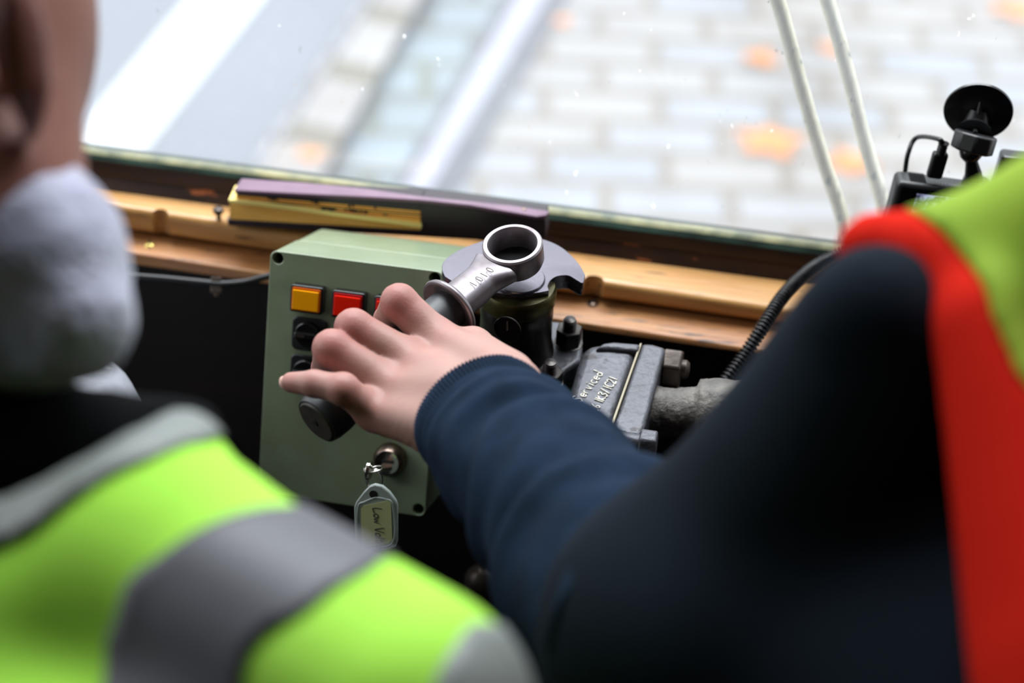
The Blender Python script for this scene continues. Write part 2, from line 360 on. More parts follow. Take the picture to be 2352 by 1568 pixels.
# ================================================================== SETTING
ZS = az(1200, 625, 0)  # direction only
zs = at(1200, 625, 1.235)[2]
def station(rows):
    g, gr, br, dk, ft, fb, t2, f2, b2, px = rows
    E_ = az(px, ft, zs); K = az(px, dk, zs); yk = K[1]
    br_ = ay(px, br, yk+.006); gr_ = ay(px, gr, yk+.008); g_ = ay(px, g, yk+.014)
    fb_ = ay(px, fb, E_[1]); z2 = fb_[2]-.004; t_ = az(px, t2, z2); f_ = az(px, f2, z2); b_ = ay(px, b2, f_[1]-.002)
    return dict(E=E_, K=K, br=br_, gr=gr_, g=g_, fb=fb_, t=t_, f=f_, b=b_)
SL = station((363, 377, 412, 445, 480, 531, 547, 580, 607, 300)); SR = station((519, 535, 564, 605, 666, 704, 720, 765, 781, 1500))
XL, XR = -1.15, 1.15
def ln(k, x):                       # line k of the sill evaluated at world x
    a, b = SL[k], SR[k]; t = (x-a[0])/(b[0]-a[0]); t = t if k in ('g', 'gr', 'br', 'K') else min(1.5, max(-.6, t)); return np.array([x, a[1]+(b[1]-a[1])*t, a[2]+(b[2]-a[2])*t])
def strip(name, keyfn, mat, bev=0, **pr):
    n = 25; xs = np.linspace(XL, XR, n); rows = [keyfn(x) for x in xs]; m = len(rows[0])
    V = np.vstack([np.array(r) for r in rows]); F = [(i*m+k, i*m+(k+1) % m, (i+1)*m+(k+1) % m, (i+1)*m+k) for i in range(n-1) for k in range(m)]
    F += [tuple(range(m))[::-1], tuple((n-1)*m+k for k in range(m))]
    return mesh(name, V, F, mat, bev=bev, segs=3, smooth=40, kind='structure', **pr)
D = lambda p, y, z: p+v3(0, y, z)
yg = (SL['g'][1]+SR['g'][1])/2+.004
sill = strip('trim_1', lambda x: [ln('E', x), D(ln('K', x), .03, 0), D(ln('K', x), .03, -.03), ln('fb', x)], 'wood', .0045)
ledge = strip('trim_2', lambda x: [ln('f', x), D(ln('f', x), .05, 0), D(ln('f', x), .05, -.02), D(ln('b', x), .012, -.002), ln('b', x)], 'wood2', .003)
strip('trim_3', lambda x: [ln('K', x), ln('br', x), D(ln('br', x), .02, 0), D(ln('K', x), .026, -.001)], 'chip')
strip('trim_4', lambda x: [D(ln('br', x), -.001, 0), ln('gr', x), D(ln('gr', x), .02, 0), D(ln('br', x), .02, -.002)], 'dwood', .001)
strip('trim_5', lambda x: [ln('gr', x), D(ln('g', x), 0, -.0012), D(ln('g', x), .012, 0), D(ln('gr', x), .015, -.002)], 'putty')
strip('trim_6', lambda x: [D(ln('g', x), 0, -.0012), D(ln('g', x), .002, .0008), D(ln('g', x), .006, .0012), D(ln('g', x), .008, -.002)], 'putty2')
yw = min(SL['b'][1], SR['b'][1])+.035
def wall(name, lo, hi, mat, **p):
    lo, hi = np.array(lo, float), np.array(hi, float); d = hi-lo
    V, F = obox(lo, v3(d[0], 0, 0), v3(0, d[1], 0), v3(0, 0, d[2])); return mesh(name, V, F, mat, kind='structure', **p)
V, F = prism([v3(XL, yw, 0), v3(XL, yw+.05, 0), v3(XL, yw+.05, ln('b', XL)[2]+.012), v3(XL, yw, ln('b', XL)[2]+.004)], v3(XR-XL, 0, 0))
mesh('wall_front', V, F, 'panelw', kind='structure')
wall('floor', (XL, -1.6, -.05), (XR, yw+.05, 0), 'dark')
wall('ceiling', (XL, -1.6, 2.5), (XR, yg+.1, 2.56), 'roofp')
wl = wall('wall_left', (XL-.05, -1.6, -.05), (XL, yw+.05, 2.5), 'panelw')
boolean(wl, obox(v3(XL-.2, .25, 1.15), v3(.4, 0, 0), v3(0, .7, 0), v3(0, 0, 1.15)))
wall('wall_right', (XR, -1.6, -.05), (XR+.05, yw+.05, 2.5), 'panelw')
wall('wall_back', (XL, -1.65, -.05), (XR, -1.6, 2.5), 'panelw')
for nm, x in (('trim_7', XL-.05), ('trim_8', XR)): wall(nm, (x, yg-.03, .95), (x+.05, yg+.05, 2.5), 'dwood')
# windscreen glass with road dirt and scratches
def glassmat():
    m = bpy.data.materials.new('dirty_windscreen_glass'); m.use_nodes = True; nt = m.node_tree; L = nt.links.new; nt.nodes.clear()
    out = N(nt, 'ShaderNodeOutputMaterial'); tr = N(nt, 'ShaderNodeBsdfTransparent'); tr.inputs[0].default_value = (.98, .985, .99, 1)
    haze = N(nt, 'ShaderNodeBsdfTranslucent'); haze.inputs[0].default_value = (.86, .90, .96, 1)
    spk = N(nt, 'ShaderNodeBsdfTranslucent'); tc = N(nt, 'ShaderNodeTexCoord')
    def layer(scale, rot, stretch, thr, feather, seed):
        nz = N(nt, 'ShaderNodeTexNoise'); nz.inputs['Scale'].default_value = 90; L(tc.outputs['Object'], nz.inputs[0])
        av = N(nt, 'ShaderNodeMix', data_type='VECTOR'); av.inputs[0].default_value = .012; L(tc.outputs['Object'], av.inputs[4]); L(nz.outputs['Color'], av.inputs[5])
        mp = N(nt, 'ShaderNodeMapping'); mp.inputs['Rotation'].default_value = (0, rot, 0); mp.inputs['Location'].default_value = (seed, seed, seed); mp.inputs['Scale'].default_value = stretch; L(av.outputs[1], mp.inputs[0])
        v = N(nt, 'ShaderNodeTexVoronoi'); v.inputs['Scale'].default_value = scale; L(mp.outputs[0], v.inputs[0])
        sp = N(nt, 'ShaderNodeSeparateColor'); L(v.outputs['Color'], sp.inputs[0])
        th = N(nt, 'ShaderNodeMath', operation='MULTIPLY'); L(sp.outputs[0], th.inputs[0]); L(sp.outputs[0], th.inputs[1])
        th2 = N(nt, 'ShaderNodeMath', operation='MULTIPLY'); L(th.outputs[0], th2.inputs[0]); th2.inputs[1].default_value = thr
        su = N(nt, 'ShaderNodeMath', operation='SUBTRACT'); L(th2.outputs[0], su.inputs[0]); L(v.outputs['Distance'], su.inputs[1])
        mu = N(nt, 'ShaderNodeMath', operation='MULTIPLY', use_clamp=True); L(su.outputs[0], mu.inputs[0]); mu.inputs[1].default_value = feather
        return mu, sp
    def mx(a, b): o = N(nt, 'ShaderNodeMath', operation='MAXIMUM'); L(a, o.inputs[0]); L(b, o.inputs[1]); return o.outputs[0]
    a, ca = layer(70, .5, (1, 1, .35), .10, 14, 0); b, cb = layer(130, -.9, (1, 1, .3), .12, 12, 3); c, cc = layer(60, 1.4, (1, 1, .22), .09, 12, 7)
    allm = mx(mx(a.outputs[0], b.outputs[0]), c.outputs[0])
    rp = N(nt, 'ShaderNodeValToRGB'); rp.color_ramp.interpolation = 'CONSTANT'; e = rp.color_ramp.elements
    e[0].color = (.10, .13, .12, 1); e[1].position = .35; e[1].color = (1, 1, 1, 1); x = e.new(.72); x.color = (.35, .25, .16, 1)
    L(ca.outputs[1], rp.inputs[0]); L(rp.outputs[0], spk.inputs[0])
    m1 = N(nt, 'ShaderNodeMixShader'); m1.inputs[0].default_value = .08; L(tr.outputs[0], m1.inputs[1]); L(haze.outputs[0], m1.inputs[2])
    gl = N(nt, 'ShaderNodeBsdfGlossy'); gl.inputs['Roughness'].default_value = .02
    m15 = N(nt, 'ShaderNodeMixShader'); m15.inputs[0].default_value = .03; L(m1.outputs[0], m15.inputs[1]); L(gl.outputs[0], m15.inputs[2])
    m2 = N(nt, 'ShaderNodeMixShader'); dm = N(nt, 'ShaderNodeMath', operation='MULTIPLY'); L(allm, dm.inputs[0]); dm.inputs[1].default_value = .7
    L(dm.outputs[0], m2.inputs[0]); L(m15.outputs[0], m2.inputs[1]); L(spk.outputs[0], m2.inputs[2]); L(m2.outputs[0], out.inputs[0]); return m
M['glass'] = glassmat()
gl0, gl1 = D(ln('g', XL), .0025, -.001), D(ln('g', XR), .0025, -.001); V, F = obox(gl0, gl1-gl0, v3(0, .004, 0), v3(0, 0, 2.5-gl0[2])); mesh('window_1', V, F, 'glass', kind='structure')
yg = ln('g', .28)[1]+.0025
# ------------------------------------------------------------------ street outside
ZR = -.75
def rd(px, py, dz=0): return az(px, py, ZR+dz)
def roadmat(name, a, b, scale, bump=.5): return pm(name, a, .85, col2=b, scale=scale, bump=bump, bscale=scale*4)
M['asphalt'] = roadmat('asphalt', '7F828A', '777B84', 60)
M['rpaint'] = roadmat('road_paint', 'D8DCDC', 'CED2D2', 30, .1)
M['raild'] = pm('flangeway_dirt', '64646A', .8, col2='55565C', scale=20)
M['rail'] = pm('rail_steel', 'A4A4B0', .35, .5, col2='B0B0C0', scale=20)
def cobmat(name, c1, c2, mort, rotz, w, h, off=0):
    m = bpy.data.materials.new(name); m.use_nodes = True; nt = m.node_tree; L = nt.links.new; b = nt.nodes['Principled BSDF']
    tc = N(nt, 'ShaderNodeTexCoord'); mp = N(nt, 'ShaderNodeMapping'); mp.inputs['Rotation'].default_value = (0, 0, rotz); mp.inputs['Location'].default_value = (off, off*.6, 0); L(tc.outputs['Object'], mp.inputs[0])
    br = N(nt, 'ShaderNodeTexBrick'); br.inputs['Scale'].default_value = 1; br.inputs['Brick Width'].default_value = w; br.inputs['Row Height'].default_value = h
    br.inputs['Mortar Size'].default_value = h*.13; br.inputs['Mortar Smooth'].default_value = .4; br.offset = .5
    br.inputs['Color1'].default_value = lin(c1); br.inputs['Color2'].default_value = lin(c2); br.inputs['Mortar'].default_value = lin(mort); L(mp.outputs[0], br.inputs[0])
    n = N(nt, 'ShaderNodeTexNoise'); n.inputs['Scale'].default_value = 5; L(tc.outputs['Object'], n.inputs[0])
    mx = N(nt, 'ShaderNodeMix', data_type='RGBA', blend_type='MULTIPLY'); mx.inputs[0].default_value = .5; r = N(nt, 'ShaderNodeValToRGB')
    r.color_ramp.elements[0].position = .3; r.color_ramp.elements[0].color = (.72, .68, .64, 1); r.color_ramp.elements[1].position = .6; L(n.outputs[0], r.inputs[0])
    L(br.outputs[0], mx.inputs[6]); L(r.outputs[0], mx.inputs[7]); L(mx.outputs[2], b.inputs['Base Color']); b.inputs['Roughness'].default_value = .75
    bp = N(nt, 'ShaderNodeBump'); bp.inputs['Distance'].default_value = .02; bp.invert = True; L(br.outputs['Fac'], bp.inputs['Height']); L(bp.outputs[0], b.inputs['Normal']); return m
rdir = rd(1250, 0)-rd(965, 420); rdir = nrm(rdir)                     # along the rails
crow = nrm(rd(2200, 270)-rd(1300, 230)); ang = math.atan2(crow[1], crow[0])
M['cobble'] = cobmat('pale_cobbles', 'A6A19C', '9CA1A8', '8C8070', -ang, .34, .165)
M['cobble2'] = cobmat('bluish_cobbles', '8F9FA8', '86929A', '6E7062', -ang-.05, .30, .20, .3)
M['kerbm'] = cobmat('granite_kerb_blocks', '9C9692', 'A6A19D', '72694E', -math.atan2(rdir[1], rdir[0]), .36, .5, .1)
def flat(name, pts, mat, th=.02, **p):
    V, F = prism(pts, v3(0, 0, -th)); return mesh(name, V, F, mat, kind='structure', **p)
flat('road', [v3(-9, .9, ZR-.004), v3(9, .9, ZR-.004), v3(9, 16, ZR-.004), v3(-9, 16, ZR-.004)], 'cobble', .1)
def band(name, a0, a1, b0, b1, mat, top, s=(-3, 10)):                 # strip between line a and line b on the road
    A0, A1, B0, B1 = rd(*a0), rd(*a1), rd(*b0), rd(*b1); dA, dB = nrm(A1-A0), nrm(B1-B0)
    pts = [A0+dA*s[0], A0+dA*s[1], B0+dB*s[1], B0+dB*s[0]]; return flat(name, [p+v3(0, 0, top) for p in pts], mat, top+.03)
band('road_asphalt', (560, 400), (830, 0), (-2600, 400), (-2330, 0), 'asphalt', .0)
band('road_marking', (215, 260), (430, 0), (330, 345), (600, 0), 'rpaint', .003, (-2.2, 6))
band('road_gutter', (590, 400), (850, 0), (618, 400), (880, 0), 'raild', .003)
band('kerb_strip', (614, 400), (876, 0), (755, 400), (975, 0), 'kerbm', .035)
band('road_sett_strip', (755, 400), (975, 0), (925, 400), (1150, 0), 'cobble2', .006)
band('rail_groove', (925, 400), (1150, 0), (1075, 400), (1300, 0), 'raild', .008)
band('rail', (955, 400), (1190, 0), (1015, 400), (1255, 0), 'rail', .02)
for i, (px, py, s, a) in enumerate([(1765, 322, .105, .3), (1745, 132, .06, 1.2), (1960, 372, .08, 2.2), (1905, 108, .045, .8), (715, 350, .04, 0), (2330, 20, .09, 1), (1290, 45, .035, .4)]):
    c = rd(px, py, .012 if px > 900 else .05); pts = []
    for k in range(24):
        t = 2*PI*k/24; r = s*(.78+.22*math.cos(5*t)); pts.append(c+v3(math.cos(t+a)*r, math.sin(t+a)*r*.8, .006*math.cos(2*t)))
    V, F = prism(pts, v3(0, 0, -.004))
    mesh('fallen_leaf', V, F, 'leaf', smooth=40, category='leaf', label=['large orange fallen leaf on the cobbles left of the ropes', 'orange leaf farther up the cobbles, above the large leaf', 'orange leaf on the cobbles behind the right rope', 'small orange leaf seen between the two ropes near the top', 'tiny orange leaf lying on the pale kerb', 'orange leaf at the top right corner of the street', 'small orange leaf just right of the rail'][i], group='fallen leaves on the street')
# ropes hanging outside the glass
for i, (pts) in enumerate([[(1755, -80), (1792, 20), (1838, 190), (1885, 350), (1925, 470), (1942, 540)], [(1872, -80), (1906, 20), (1950, 180), (1990, 340), (2020, 440), (2032, 510)]]):
    P = smoothpath([ay(x, y, yg+.035) for x, y in pts], 60); q = P[-1]+v3(0, .012, -.05); up_ = P[0]+(P[0]-P[3])/np.linalg.norm(P[0]-P[3])*1.1; P = np.vstack([[P[0]+(up_-P[0])*k for k in (1, .75, .5, .25)], P, q])
    mesh('rope', *tube(P, .0084, 16, flat=.6), 'rope', smooth=180, category='rope', label=['left one of two cream woven ropes hanging outside the windscreen', 'right cream woven rope outside the windscreen, nearest the dash camera'][i], group='ropes outside the windscreen')

# ================================================================== things on the sill
def dome(c, n, r, h, seg=28): return lathe(c, n, [(r, 0), (r, h*.25), (r*.85, h*.62), (r*.5, h*.9), (r*.12, h)], seg)
def screw(px, py, key, mat, r, label, slot=.4):
    X = az(px, py, SR['f'][2]) if key == 't' else az(px, py, zs)
    z = ln('f', X[0])[2]; X = az(px, py, z)
    t = root('wood_screw', X, label=label, category='screw', group='slotted screws in the lower wooden ledge')
    mesh('screw_head', *dome(X-v3(0, 0, .0005), (0, 0, 1), r, r*.5), mat, t, smooth=40)
    d = v3(math.cos(slot), math.sin(slot), 0); e = v3(-d[1], d[0], 0)
    mesh('slot', *cbox(X+v3(0, 0, r*.47), d*r*1.7, e*r*.28, v3(0, 0, r*.22)), 'hole', t)
screw(344, 562, 't', pm('bright_brass', 'D8C070', .25, .8), .0042, 'small brass screw in the lower ledge below the left notch', 1.9)
screw(1361, 697, 't', 'nickel', .0044, 'dull slotted screw in the lower ledge right of the valve', .9)
X = az(503, 503, zs); t = root('stud_knob', X, label='small dark mushroom shaped stud on the sill left of the yellow paged book', category='knob')
mesh('stem', *lathe(X, (0, 0, 1), [(.0017, -.001), (.0017, .006)], 16), 'nutd', t, smooth=40)
mesh('cap', *lathe(X, (0, 0, 1), [(.0016, .0055), (.0036, .006), (.0042, .0075), (.0036, .0095), (.0015, .0105)], 20), 'nutd', t, smooth=40)
for px, r in ((350, .0075), (1362, .0085)):
    y = 520 if px < 700 else 655
    c = az(px, y, zs); boolean(sill, lathe(v3(c[0], ln('E', c[0])[1]-.001, zs-.05), (0, 0, 1), [(r*.8, 0), (r, .08)], 24))
# book
yb = ln('E', az(750, 510, zs)[0])[1]-.001
def bk(px, py, dy=0): return ay(px, py, yb+dy)
bt = root('route_book', bk(740, 525), label='narrow purple covered book with yellow pages lying along the sill', category='book')
def hexa(name, a, b, c, d, depth, mat, par, bev=.0006, **p):         # front quad (px) a b c d, extruded back
    q = [bk(*a), bk(*b), bk(*c), bk(*d)]; return mesh(name, *prism(q, v3(0, depth, 0)), mat, par, bev=bev, **p)
top = [(537, 436), (700, 445), (850, 452), (965, 459), (1080, 471), (1180, 488), (1232, 497), (1254, 494)]
bck = [(555, 409), (700, 419), (850, 434), (965, 450), (1080, 461), (1180, 472), (1240, 481), (1262, 484)]
Vt = []; n = len(top)
for i, ((x, y), (x2, y2)) in enumerate(zip(top, bck)):
    a = bk(x, y); c = az(x2, y2, a[2]+.0004)
    Vt += [a, c, c-v3(0, 0, .0025), a-v3(0, 0, .0028)]
Ft = [(i*4+k, i*4+(k+1) % 4, i*4+4+(k+1) % 4, i*4+4+k) for i in range(n-1) for k in range(4)]+[(3, 2, 1, 0), tuple((n-1)*4+k for k in range(4))]
mesh('cover', Vt, Ft, 'purple', bt, bev=.0006, smooth=40)
hexa('cover_edge', (540, 441), (966, 464), (966, 486), (544, 450), .017, 'dpurple', bt)
hexa('page_block', (542, 445), (966, 484), (966, 515), (542, 463), .018, 'page', bt)
for (a, b_, c, d) in (((542, 457), (966, 492), 1, 0), ((620, 468), (966, 503), .6, 0), ((548, 452), (966, 488), .7, 0), ((545, 464), (966, 498), .6, 0)):
    q = [bk(a[0], a[1]), bk(b_[0], b_[1]), bk(b_[0], b_[1]+2*c), bk(a[0], a[1]+2*c)]
    mesh('page_gap', *prism([x-v3(0, .0004, 0) for x in q], v3(0, .002, 0)), 'ink' if c == 1 else 'amberr', bt)
parts = []
for x0, n_, y0, sl in ((615, 3, 449, .09), (715, 2, 457, .09), (800, 2, 466, .09), (860, 1, 470, .09), (600, 1, 464, .09), (662, 4, 469, .1), (738, 4, 472, .1), (792, 6, 476, .1), (880, 1, 487, .1)):
    for k in range(n_):
        x = x0+k*9; y = y0+(x-x0)*sl+4; w = random.choice((5, 8, 12)); h = random.choice((3, 5, 6))
        q = [bk(x, y), bk(x+w, y+1), bk(x+w-2, y+h), bk(x-1, y+h-1)]; parts.append(prism([p-v3(0, .0008, 0) for p in q], v3(0, .0008, 0)))
mesh('edge_lettering', *join(*parts), 'ink', bt)
ls = [(525, 459), (600, 466), (700, 479), (800, 493), (900, 506), (968, 516)]
Vp = []; 
for i, (x, y) in enumerate(ls):
    a = bk(x, y, -.002); Vp += [a, a+v3(0, .018, .001), a+v3(0, .018, -.0012), a-v3(0, 0, .0028)]
Fp = [(i*4+k, i*4+(k+1) % 4, i*4+4+(k+1) % 4, i*4+4+k) for i in range(len(ls)-1) for k in range(4)]+[(3, 2, 1, 0), tuple((len(ls)-1)*4+k for k in range(4))]
mesh('loose_page', Vp, Fp, 'pagel', bt, smooth=40)
q_ = [bk(528, 463, .0035), bk(966, 519, .0015), bk(966, 533, .0005), bk(528, 507, .0005)]
mesh('lower_pages', *prism(q_, v3(0, .012, 0)), 'page', bt)
hexa('black_leaves', (966, 464), (1252, 503), (1254, 546), (966, 533), .018, 'dpurple', bt)
hexa('lower_cover', (521, 504), (1250, 546), (1246, 560), (523, 518), .019, 'dpurple', bt)
hexa('purple_leaf', (966, 521), (1150, 533), (1150, 536), (966, 525), .01, 'purple', bt)
X = bk(1203, 483, .006); mesh('rivet', *dome(X, (0, -.2, 1), .0022, .0018, 14), 'nickel', bt, smooth=40)

# ================================================================== control box
BO = v3(-0.27599698691346797, 0.8953186478388044, 1.17123871463319)
BX = v3(0.9960621860262091, -0.07130573866505363, 0.0526840886996478); BY = v3(-0.017365798092963104, 0.4258134904163837, 0.9046442949778659); BN = v3(-0.08693992538113096, -0.9019968752788617, 0.42289843504307034)
def B(x, y, n=0): return BO+BX*x/1000+BY*y/1000+BN*n/1000           # mm on the face, x right, y up, n out
box = root('control_box', B(60, -171, -98), label='grey green control box with square lit buttons below the windscreen sill', category='control box')
def rrect(x0, y0, x1, y1, r, n, seg=6):
    pts = []
    for cx, cy, a in ((x1-r, y1-r, 0), (x0+r, y1-r, 90), (x0+r, y0+r, 180), (x1-r, y0+r, 270)):
        for i in range(seg+1):
            t = math.radians(a+90*i/seg); pts.append(B(cx+r*math.cos(t), cy+r*math.sin(t), n))
    return pts
lid = mesh('lid', *prism(rrect(0, -171, 120, 0, 5, 0), -BN*.045), 'box', box, bev=.0014, segs=3, smooth=30)
mesh('base', *prism(rrect(.4, -170.6, 119.6, -.4, 5, -46.7), -BN*.0518), 'box', box, bev=.001, smooth=30)
mesh('seam', *prism(rrect(1, -170, 119, -1, 5, -44.8), -BN*.0022), 'hole', box)
lidb = lid.modifiers[0]; lid.modifiers.clear()
for hx, hy in ((5.6, -5), (114.4, -5), (5, -165.4), (115, -166)):
    boolean(lid, lathe(B(hx, hy, -12), BN, [(.0038, 0), (.0038, .02)], 28))
    mesh('screw_recess', *lathe(B(hx, hy, -11.9), BN, [(.0037, 0), (.0037, .0006)], 20), 'hole', box)
b_ = lid.modifiers.new('bevel', 'BEVEL'); b_.width = .0012; b_.segments = 3; b_.limit_method = 'ANGLE'; b_.angle_limit = math.radians(50)
for p in lid.data.polygons: p.use_smooth = True
lid.data.set_sharp_from_angle(angle=math.radians(30))
def button(x, y, lens, rim, lit):
    bz = mesh('button_bezel', *prism(rrect(x, y-18.5, x+22.5, y, 1.5, 8), -BN*.0085), 'blackg', box, bev=.0008, smooth=30)
    mesh('button_rim', *prism(rrect(x+1.3, y-17.2, x+21.2, y-1.5, 1, 8.9), -BN*.002), rim, bz, bev=.0004)
    mesh('button_lens', *prism(rrect(x+2.0, y-16.6, x+20.2, y-3.0, .6, 9.7), -BN*.002), lens, bz, bev=.0006)
button(18.2, -19.5, 'amber', 'amberr', 1); button(47.2, -19.7, 'red', 'redr', 1); button(76.4, -19.9, 'red', 'redr', 0)
def rotary(x, y):
    pl = mesh('switch_plate', *prism(rrect(x, y-23, x+24.5, y, 4, 2), -BN*.0025), 'black', box, bev=.0008, smooth=30)
    c = B(x+11.8, y-11)
    kn = mesh('switch_knob', *lathe(c, BN, [(.0086, .002), (.0086, .006), (.0078, .0068)], 36), 'blackg', pl, smooth=30)
    mesh('knob_grip', *cbox(c+BN*.0085, BX*.0150, BY*.0045, BN*.004), 'blackg', pl, bev=.001)
    mesh('knob_marker', *cbox(c+BN*.0106-BX*.003, BX*.006, BY*.0018, BN*.0004), 'nutd', pl)
rotary(18.6, -42.5); rotary(18.8, -68.6); rotary(48, -43); rotary(48.2, -69)
mesh('small_button', *lathe(B(87.5, -114.5), BN, [(.0032, 0), (.0032, .0012), (.0026, .0016)], 20), 'nickel', box, smooth=30)
lk = mesh('lock_collar', *lathe(B(93.2, -133.2), BN, [(.0118, -.0005), (.0115, .004), (.0098, .0085), (.0088, .0098), (.0086, .0100), (.0084, .0092)], 48), 'nickel', box, smooth=50)
mesh('lock_face', *lathe(B(93.2, -133.2), BN, [(.0084, .008), (.0083, .0099), (.0078, .0101)], 48), 'chrome', lk, smooth=30)
mesh('keyhole', *cbox(B(94, -132, 10.3), BX*.0085, BY*.0022, BN*.0004), 'hole', lk)
# key in the lock, ring and tag
kr = root('key_with_tag', at(880, 1082, 1.112), label='small key with split ring and clear tag reading Low Voltage hanging from the lock', category='key')
a = B(93.5, -136.5, 10); e = at(848, 1080, 1.105)
kd = nrm(e-a); kx = nrm(np.cross(kd, BN))
mesh('key', *join(cbox((a+e)/2, (e-a), kx*.0075, nrm(np.cross(kd, kx))*.0022), lathe(e-kx*.0, kx, [(.0015, -.0012), (.0062, -.0012), (.0062, .0012), (.0015, .0012)], 24)), 'chrome', kr, bev=.0003)
rc = at(860, 1101, 1.108)
rx = nrm(CR*.95-CF*.45); ry = v3(0, 0, 1)
for off in (-.0007, .0007):
    P = [rc+rx*math.cos(t)*.0056+ry*math.sin(t)*.0088+np.cross(rx, ry)*off for t in np.linspace(0, 2*PI, 40)]
    mesh('split_ring', *tube(P, .0006, 8, cap=False), 'chrome', kr, smooth=180)
rc2 = at(862, 1077, 1.104)
P = [rc2+nrm(CR+CU*.2)*math.cos(t)*.0048+nrm(CF+CU*.3)*math.sin(t)*.0048 for t in np.linspace(0, 2*PI, 30)]
mesh('small_ring', *tube(P, .0005, 8, cap=False), 'chrome', kr, smooth=180)
tn = nrm(v3(-.10, -1, .32)); to = at(862, 1190, 1.10)
def tg(px, py, dn=0): return apl(px, py, to+tn*dn, tn)
tagp = [(860, 1113), (877, 1117), (893, 1130), (908, 1150), (912, 1160), (912, 1245), (908, 1256), (890, 1263), (846, 1270), (822, 1276), (815, 1268), (813, 1165), (818, 1152), (835, 1130), (848, 1117)]
tgm = mesh('tag', *prism([tg(x, y) for x, y in tagp], -tn*.0035), 'tag', kr, bev=.0008, smooth=40)
rimp = [(862, 1142), (884, 1146), (902, 1160), (903, 1244), (842, 1262), (822, 1262), (822, 1168), (838, 1152)]
mesh('tag_rim', *tube(smoothpath([tg(x, y, .0004) for x, y in rimp+rimp[:1]], 60), .0006, 6, cap=False), 'tag', tgm, smooth=180)
mesh('tag_hole', *lathe(tg(858, 1135, .0002), tn, [(.0028, 0), (.0028, .0003)], 20), 'hole', tgm)
pp = [(829, 1168), (836, 1161), (897, 1148), (901, 1240), (893, 1248), (852, 1256), (830, 1256)]
mesh('tag_paper', *prism([tg(x, y, .0006) for x, y in pp], -tn*.0004), 'tagp', kr)
X_ = nrm(tg(868, 1240, .001)-tg(862, 1168, .001)); Y_ = nrm(np.cross(tn, X_))
mesh('handwriting', *write('Low Voltage', tg(856, 1166, .0009), X_, Y_, .0062, .00022, wid={'L': .62, 'o': .55, 'w': .7, ' ': .35, 'V': .6, 'l': .25, 't': .35, 'a': .5, 'g': .5, 'e': .45}), 'bluink', kr)
# cable entering the box from the left, with clip
cz = [(640, 628), (600, 638), (560, 648), (510, 652), (470, 649), (380, 640), (290, 632), (150, 612)]
mesh('cable', *tube(smoothpath([at(x, y, 1.235-.0*(i)) for i, (x, y) in enumerate(cz)], 60), .0026, 10), 'black', smooth=180, label='black cable running under the ledge into the control box', category='cable')
ct = root('cable_clip', at(497, 660, 1.238), label='dark clip holding the black cable left of the control box', category='clip')
mesh('clip_strap', *cbox(at(497, 655, 1.236), CR*.008, CU*.012, CF*.006), 'nutd', ct, bev=.001)
mesh('clip_screw', *dome(at(497, 675, 1.236), -CF, .002, .0012, 14), 'nickel', ct, smooth=40)

# ================================================================== brake valve
VS = .95
def vp(px, py, d): return at(px, py, d*VS)
A0 = vp(1191, 640, 1.155); ax = A0[0]; ay_ = A0[1]; zp = A0[2]
def onax(z): return v3(ax, ay_, z)
def zaxis(py):                      # height on the axis that shows at row py
    lo, hi = .8, 1.5
    for _ in range(40):
        m = (lo+hi)/2
        if proj(onax(m))[1] > py: lo = m
        else: hi = m
    return m
zf = zaxis(800)
vt = root('brake_valve', onax(zf-.03), label='oily black brake valve column with toothed steel top plate and bolted foot', category='brake valve')
mesh('column', *lathe(onax(0), (0, 0, 1), [(.0225, zp-.015), (.0235, zp-.017), (.0240, zp-.027), (.0235, zp-.030), (.0240, zf+.010), (.0255, zf+.003), (.0262, zf-.002)], 56), 'oil', vt, smooth=40)
mesh('brass_band', *lathe(onax(0), (0, 0, 1), [(.0236, zp-.004), (.0250, zp-.006), (.0252, zp-.0145), (.0243, zp-.017)], 56), 'brass', vt, smooth=40)
mesh('emblem', *lathe(vp(1165, 757, 1.122), nrm(v3(-.2, -1, .1)), [(.0085, -.002), (.0092, .0), (.0088, .0004), (.0078, .0004), (.0076, -.0003)], 32), 'oil', vt, smooth=40)
mesh('emblem_bar', *cbox(vp(1165, 748, 1.116), CR*.0012, CU*.006, CF*.001), 'nutd', vt)
pl = [(1016, 622), (1016, 606), (1030, 589), (1062, 570), (1105, 554), (1140, 543), (1185, 538), (1225, 544), (1262, 554), (1290, 568), (1312, 586), (1330, 606), (1344, 630), (1342, 642),
      (1338, 650), (1325, 643), (1308, 633), (1292, 632), (1276, 635), (1264, 644), (1258, 656), (1261, 667), (1235, 672), (1190, 676), (1150, 674), (1120, 668), (1085, 664), (1050, 652), (1022, 634)]
arcp = smoothpath([az(x, y, zp) for x, y in pl[:13]], 46); tail = smoothpath([az(x, y, zp) for x, y in pl[13:21]], 26)
plate = mesh('notched_plate', *prism(list(arcp)+list(tail[1:])+[az(x, y, zp) for x, y in pl[21:]], v3(0, 0, -.0055)), 'plate', vt, bev=.0010, segs=3, smooth=35)
mesh('plate_horn', *prism([az(x, y, zp-.003) for x, y in [(1262, 560), (1290, 572), (1312, 590), (1329, 609), (1342, 630), (1341, 641), (1337, 649), (1325, 642), (1308, 632), (1292, 631), (1276, 634), (1264, 643), (1258, 652), (1240, 640)]], v3(0, 0, -.0115)), 'plate', vt, bev=.0010, segs=2, smooth=35)
mesh('spindle_collar', *lathe(onax(0), (0, 0, 1), [(.0172, zp-.002), (.0172, zp+.0006), (.0164, zp+.0016), (.0150, zp+.0016)], 48), 'plate', vt, smooth=40)
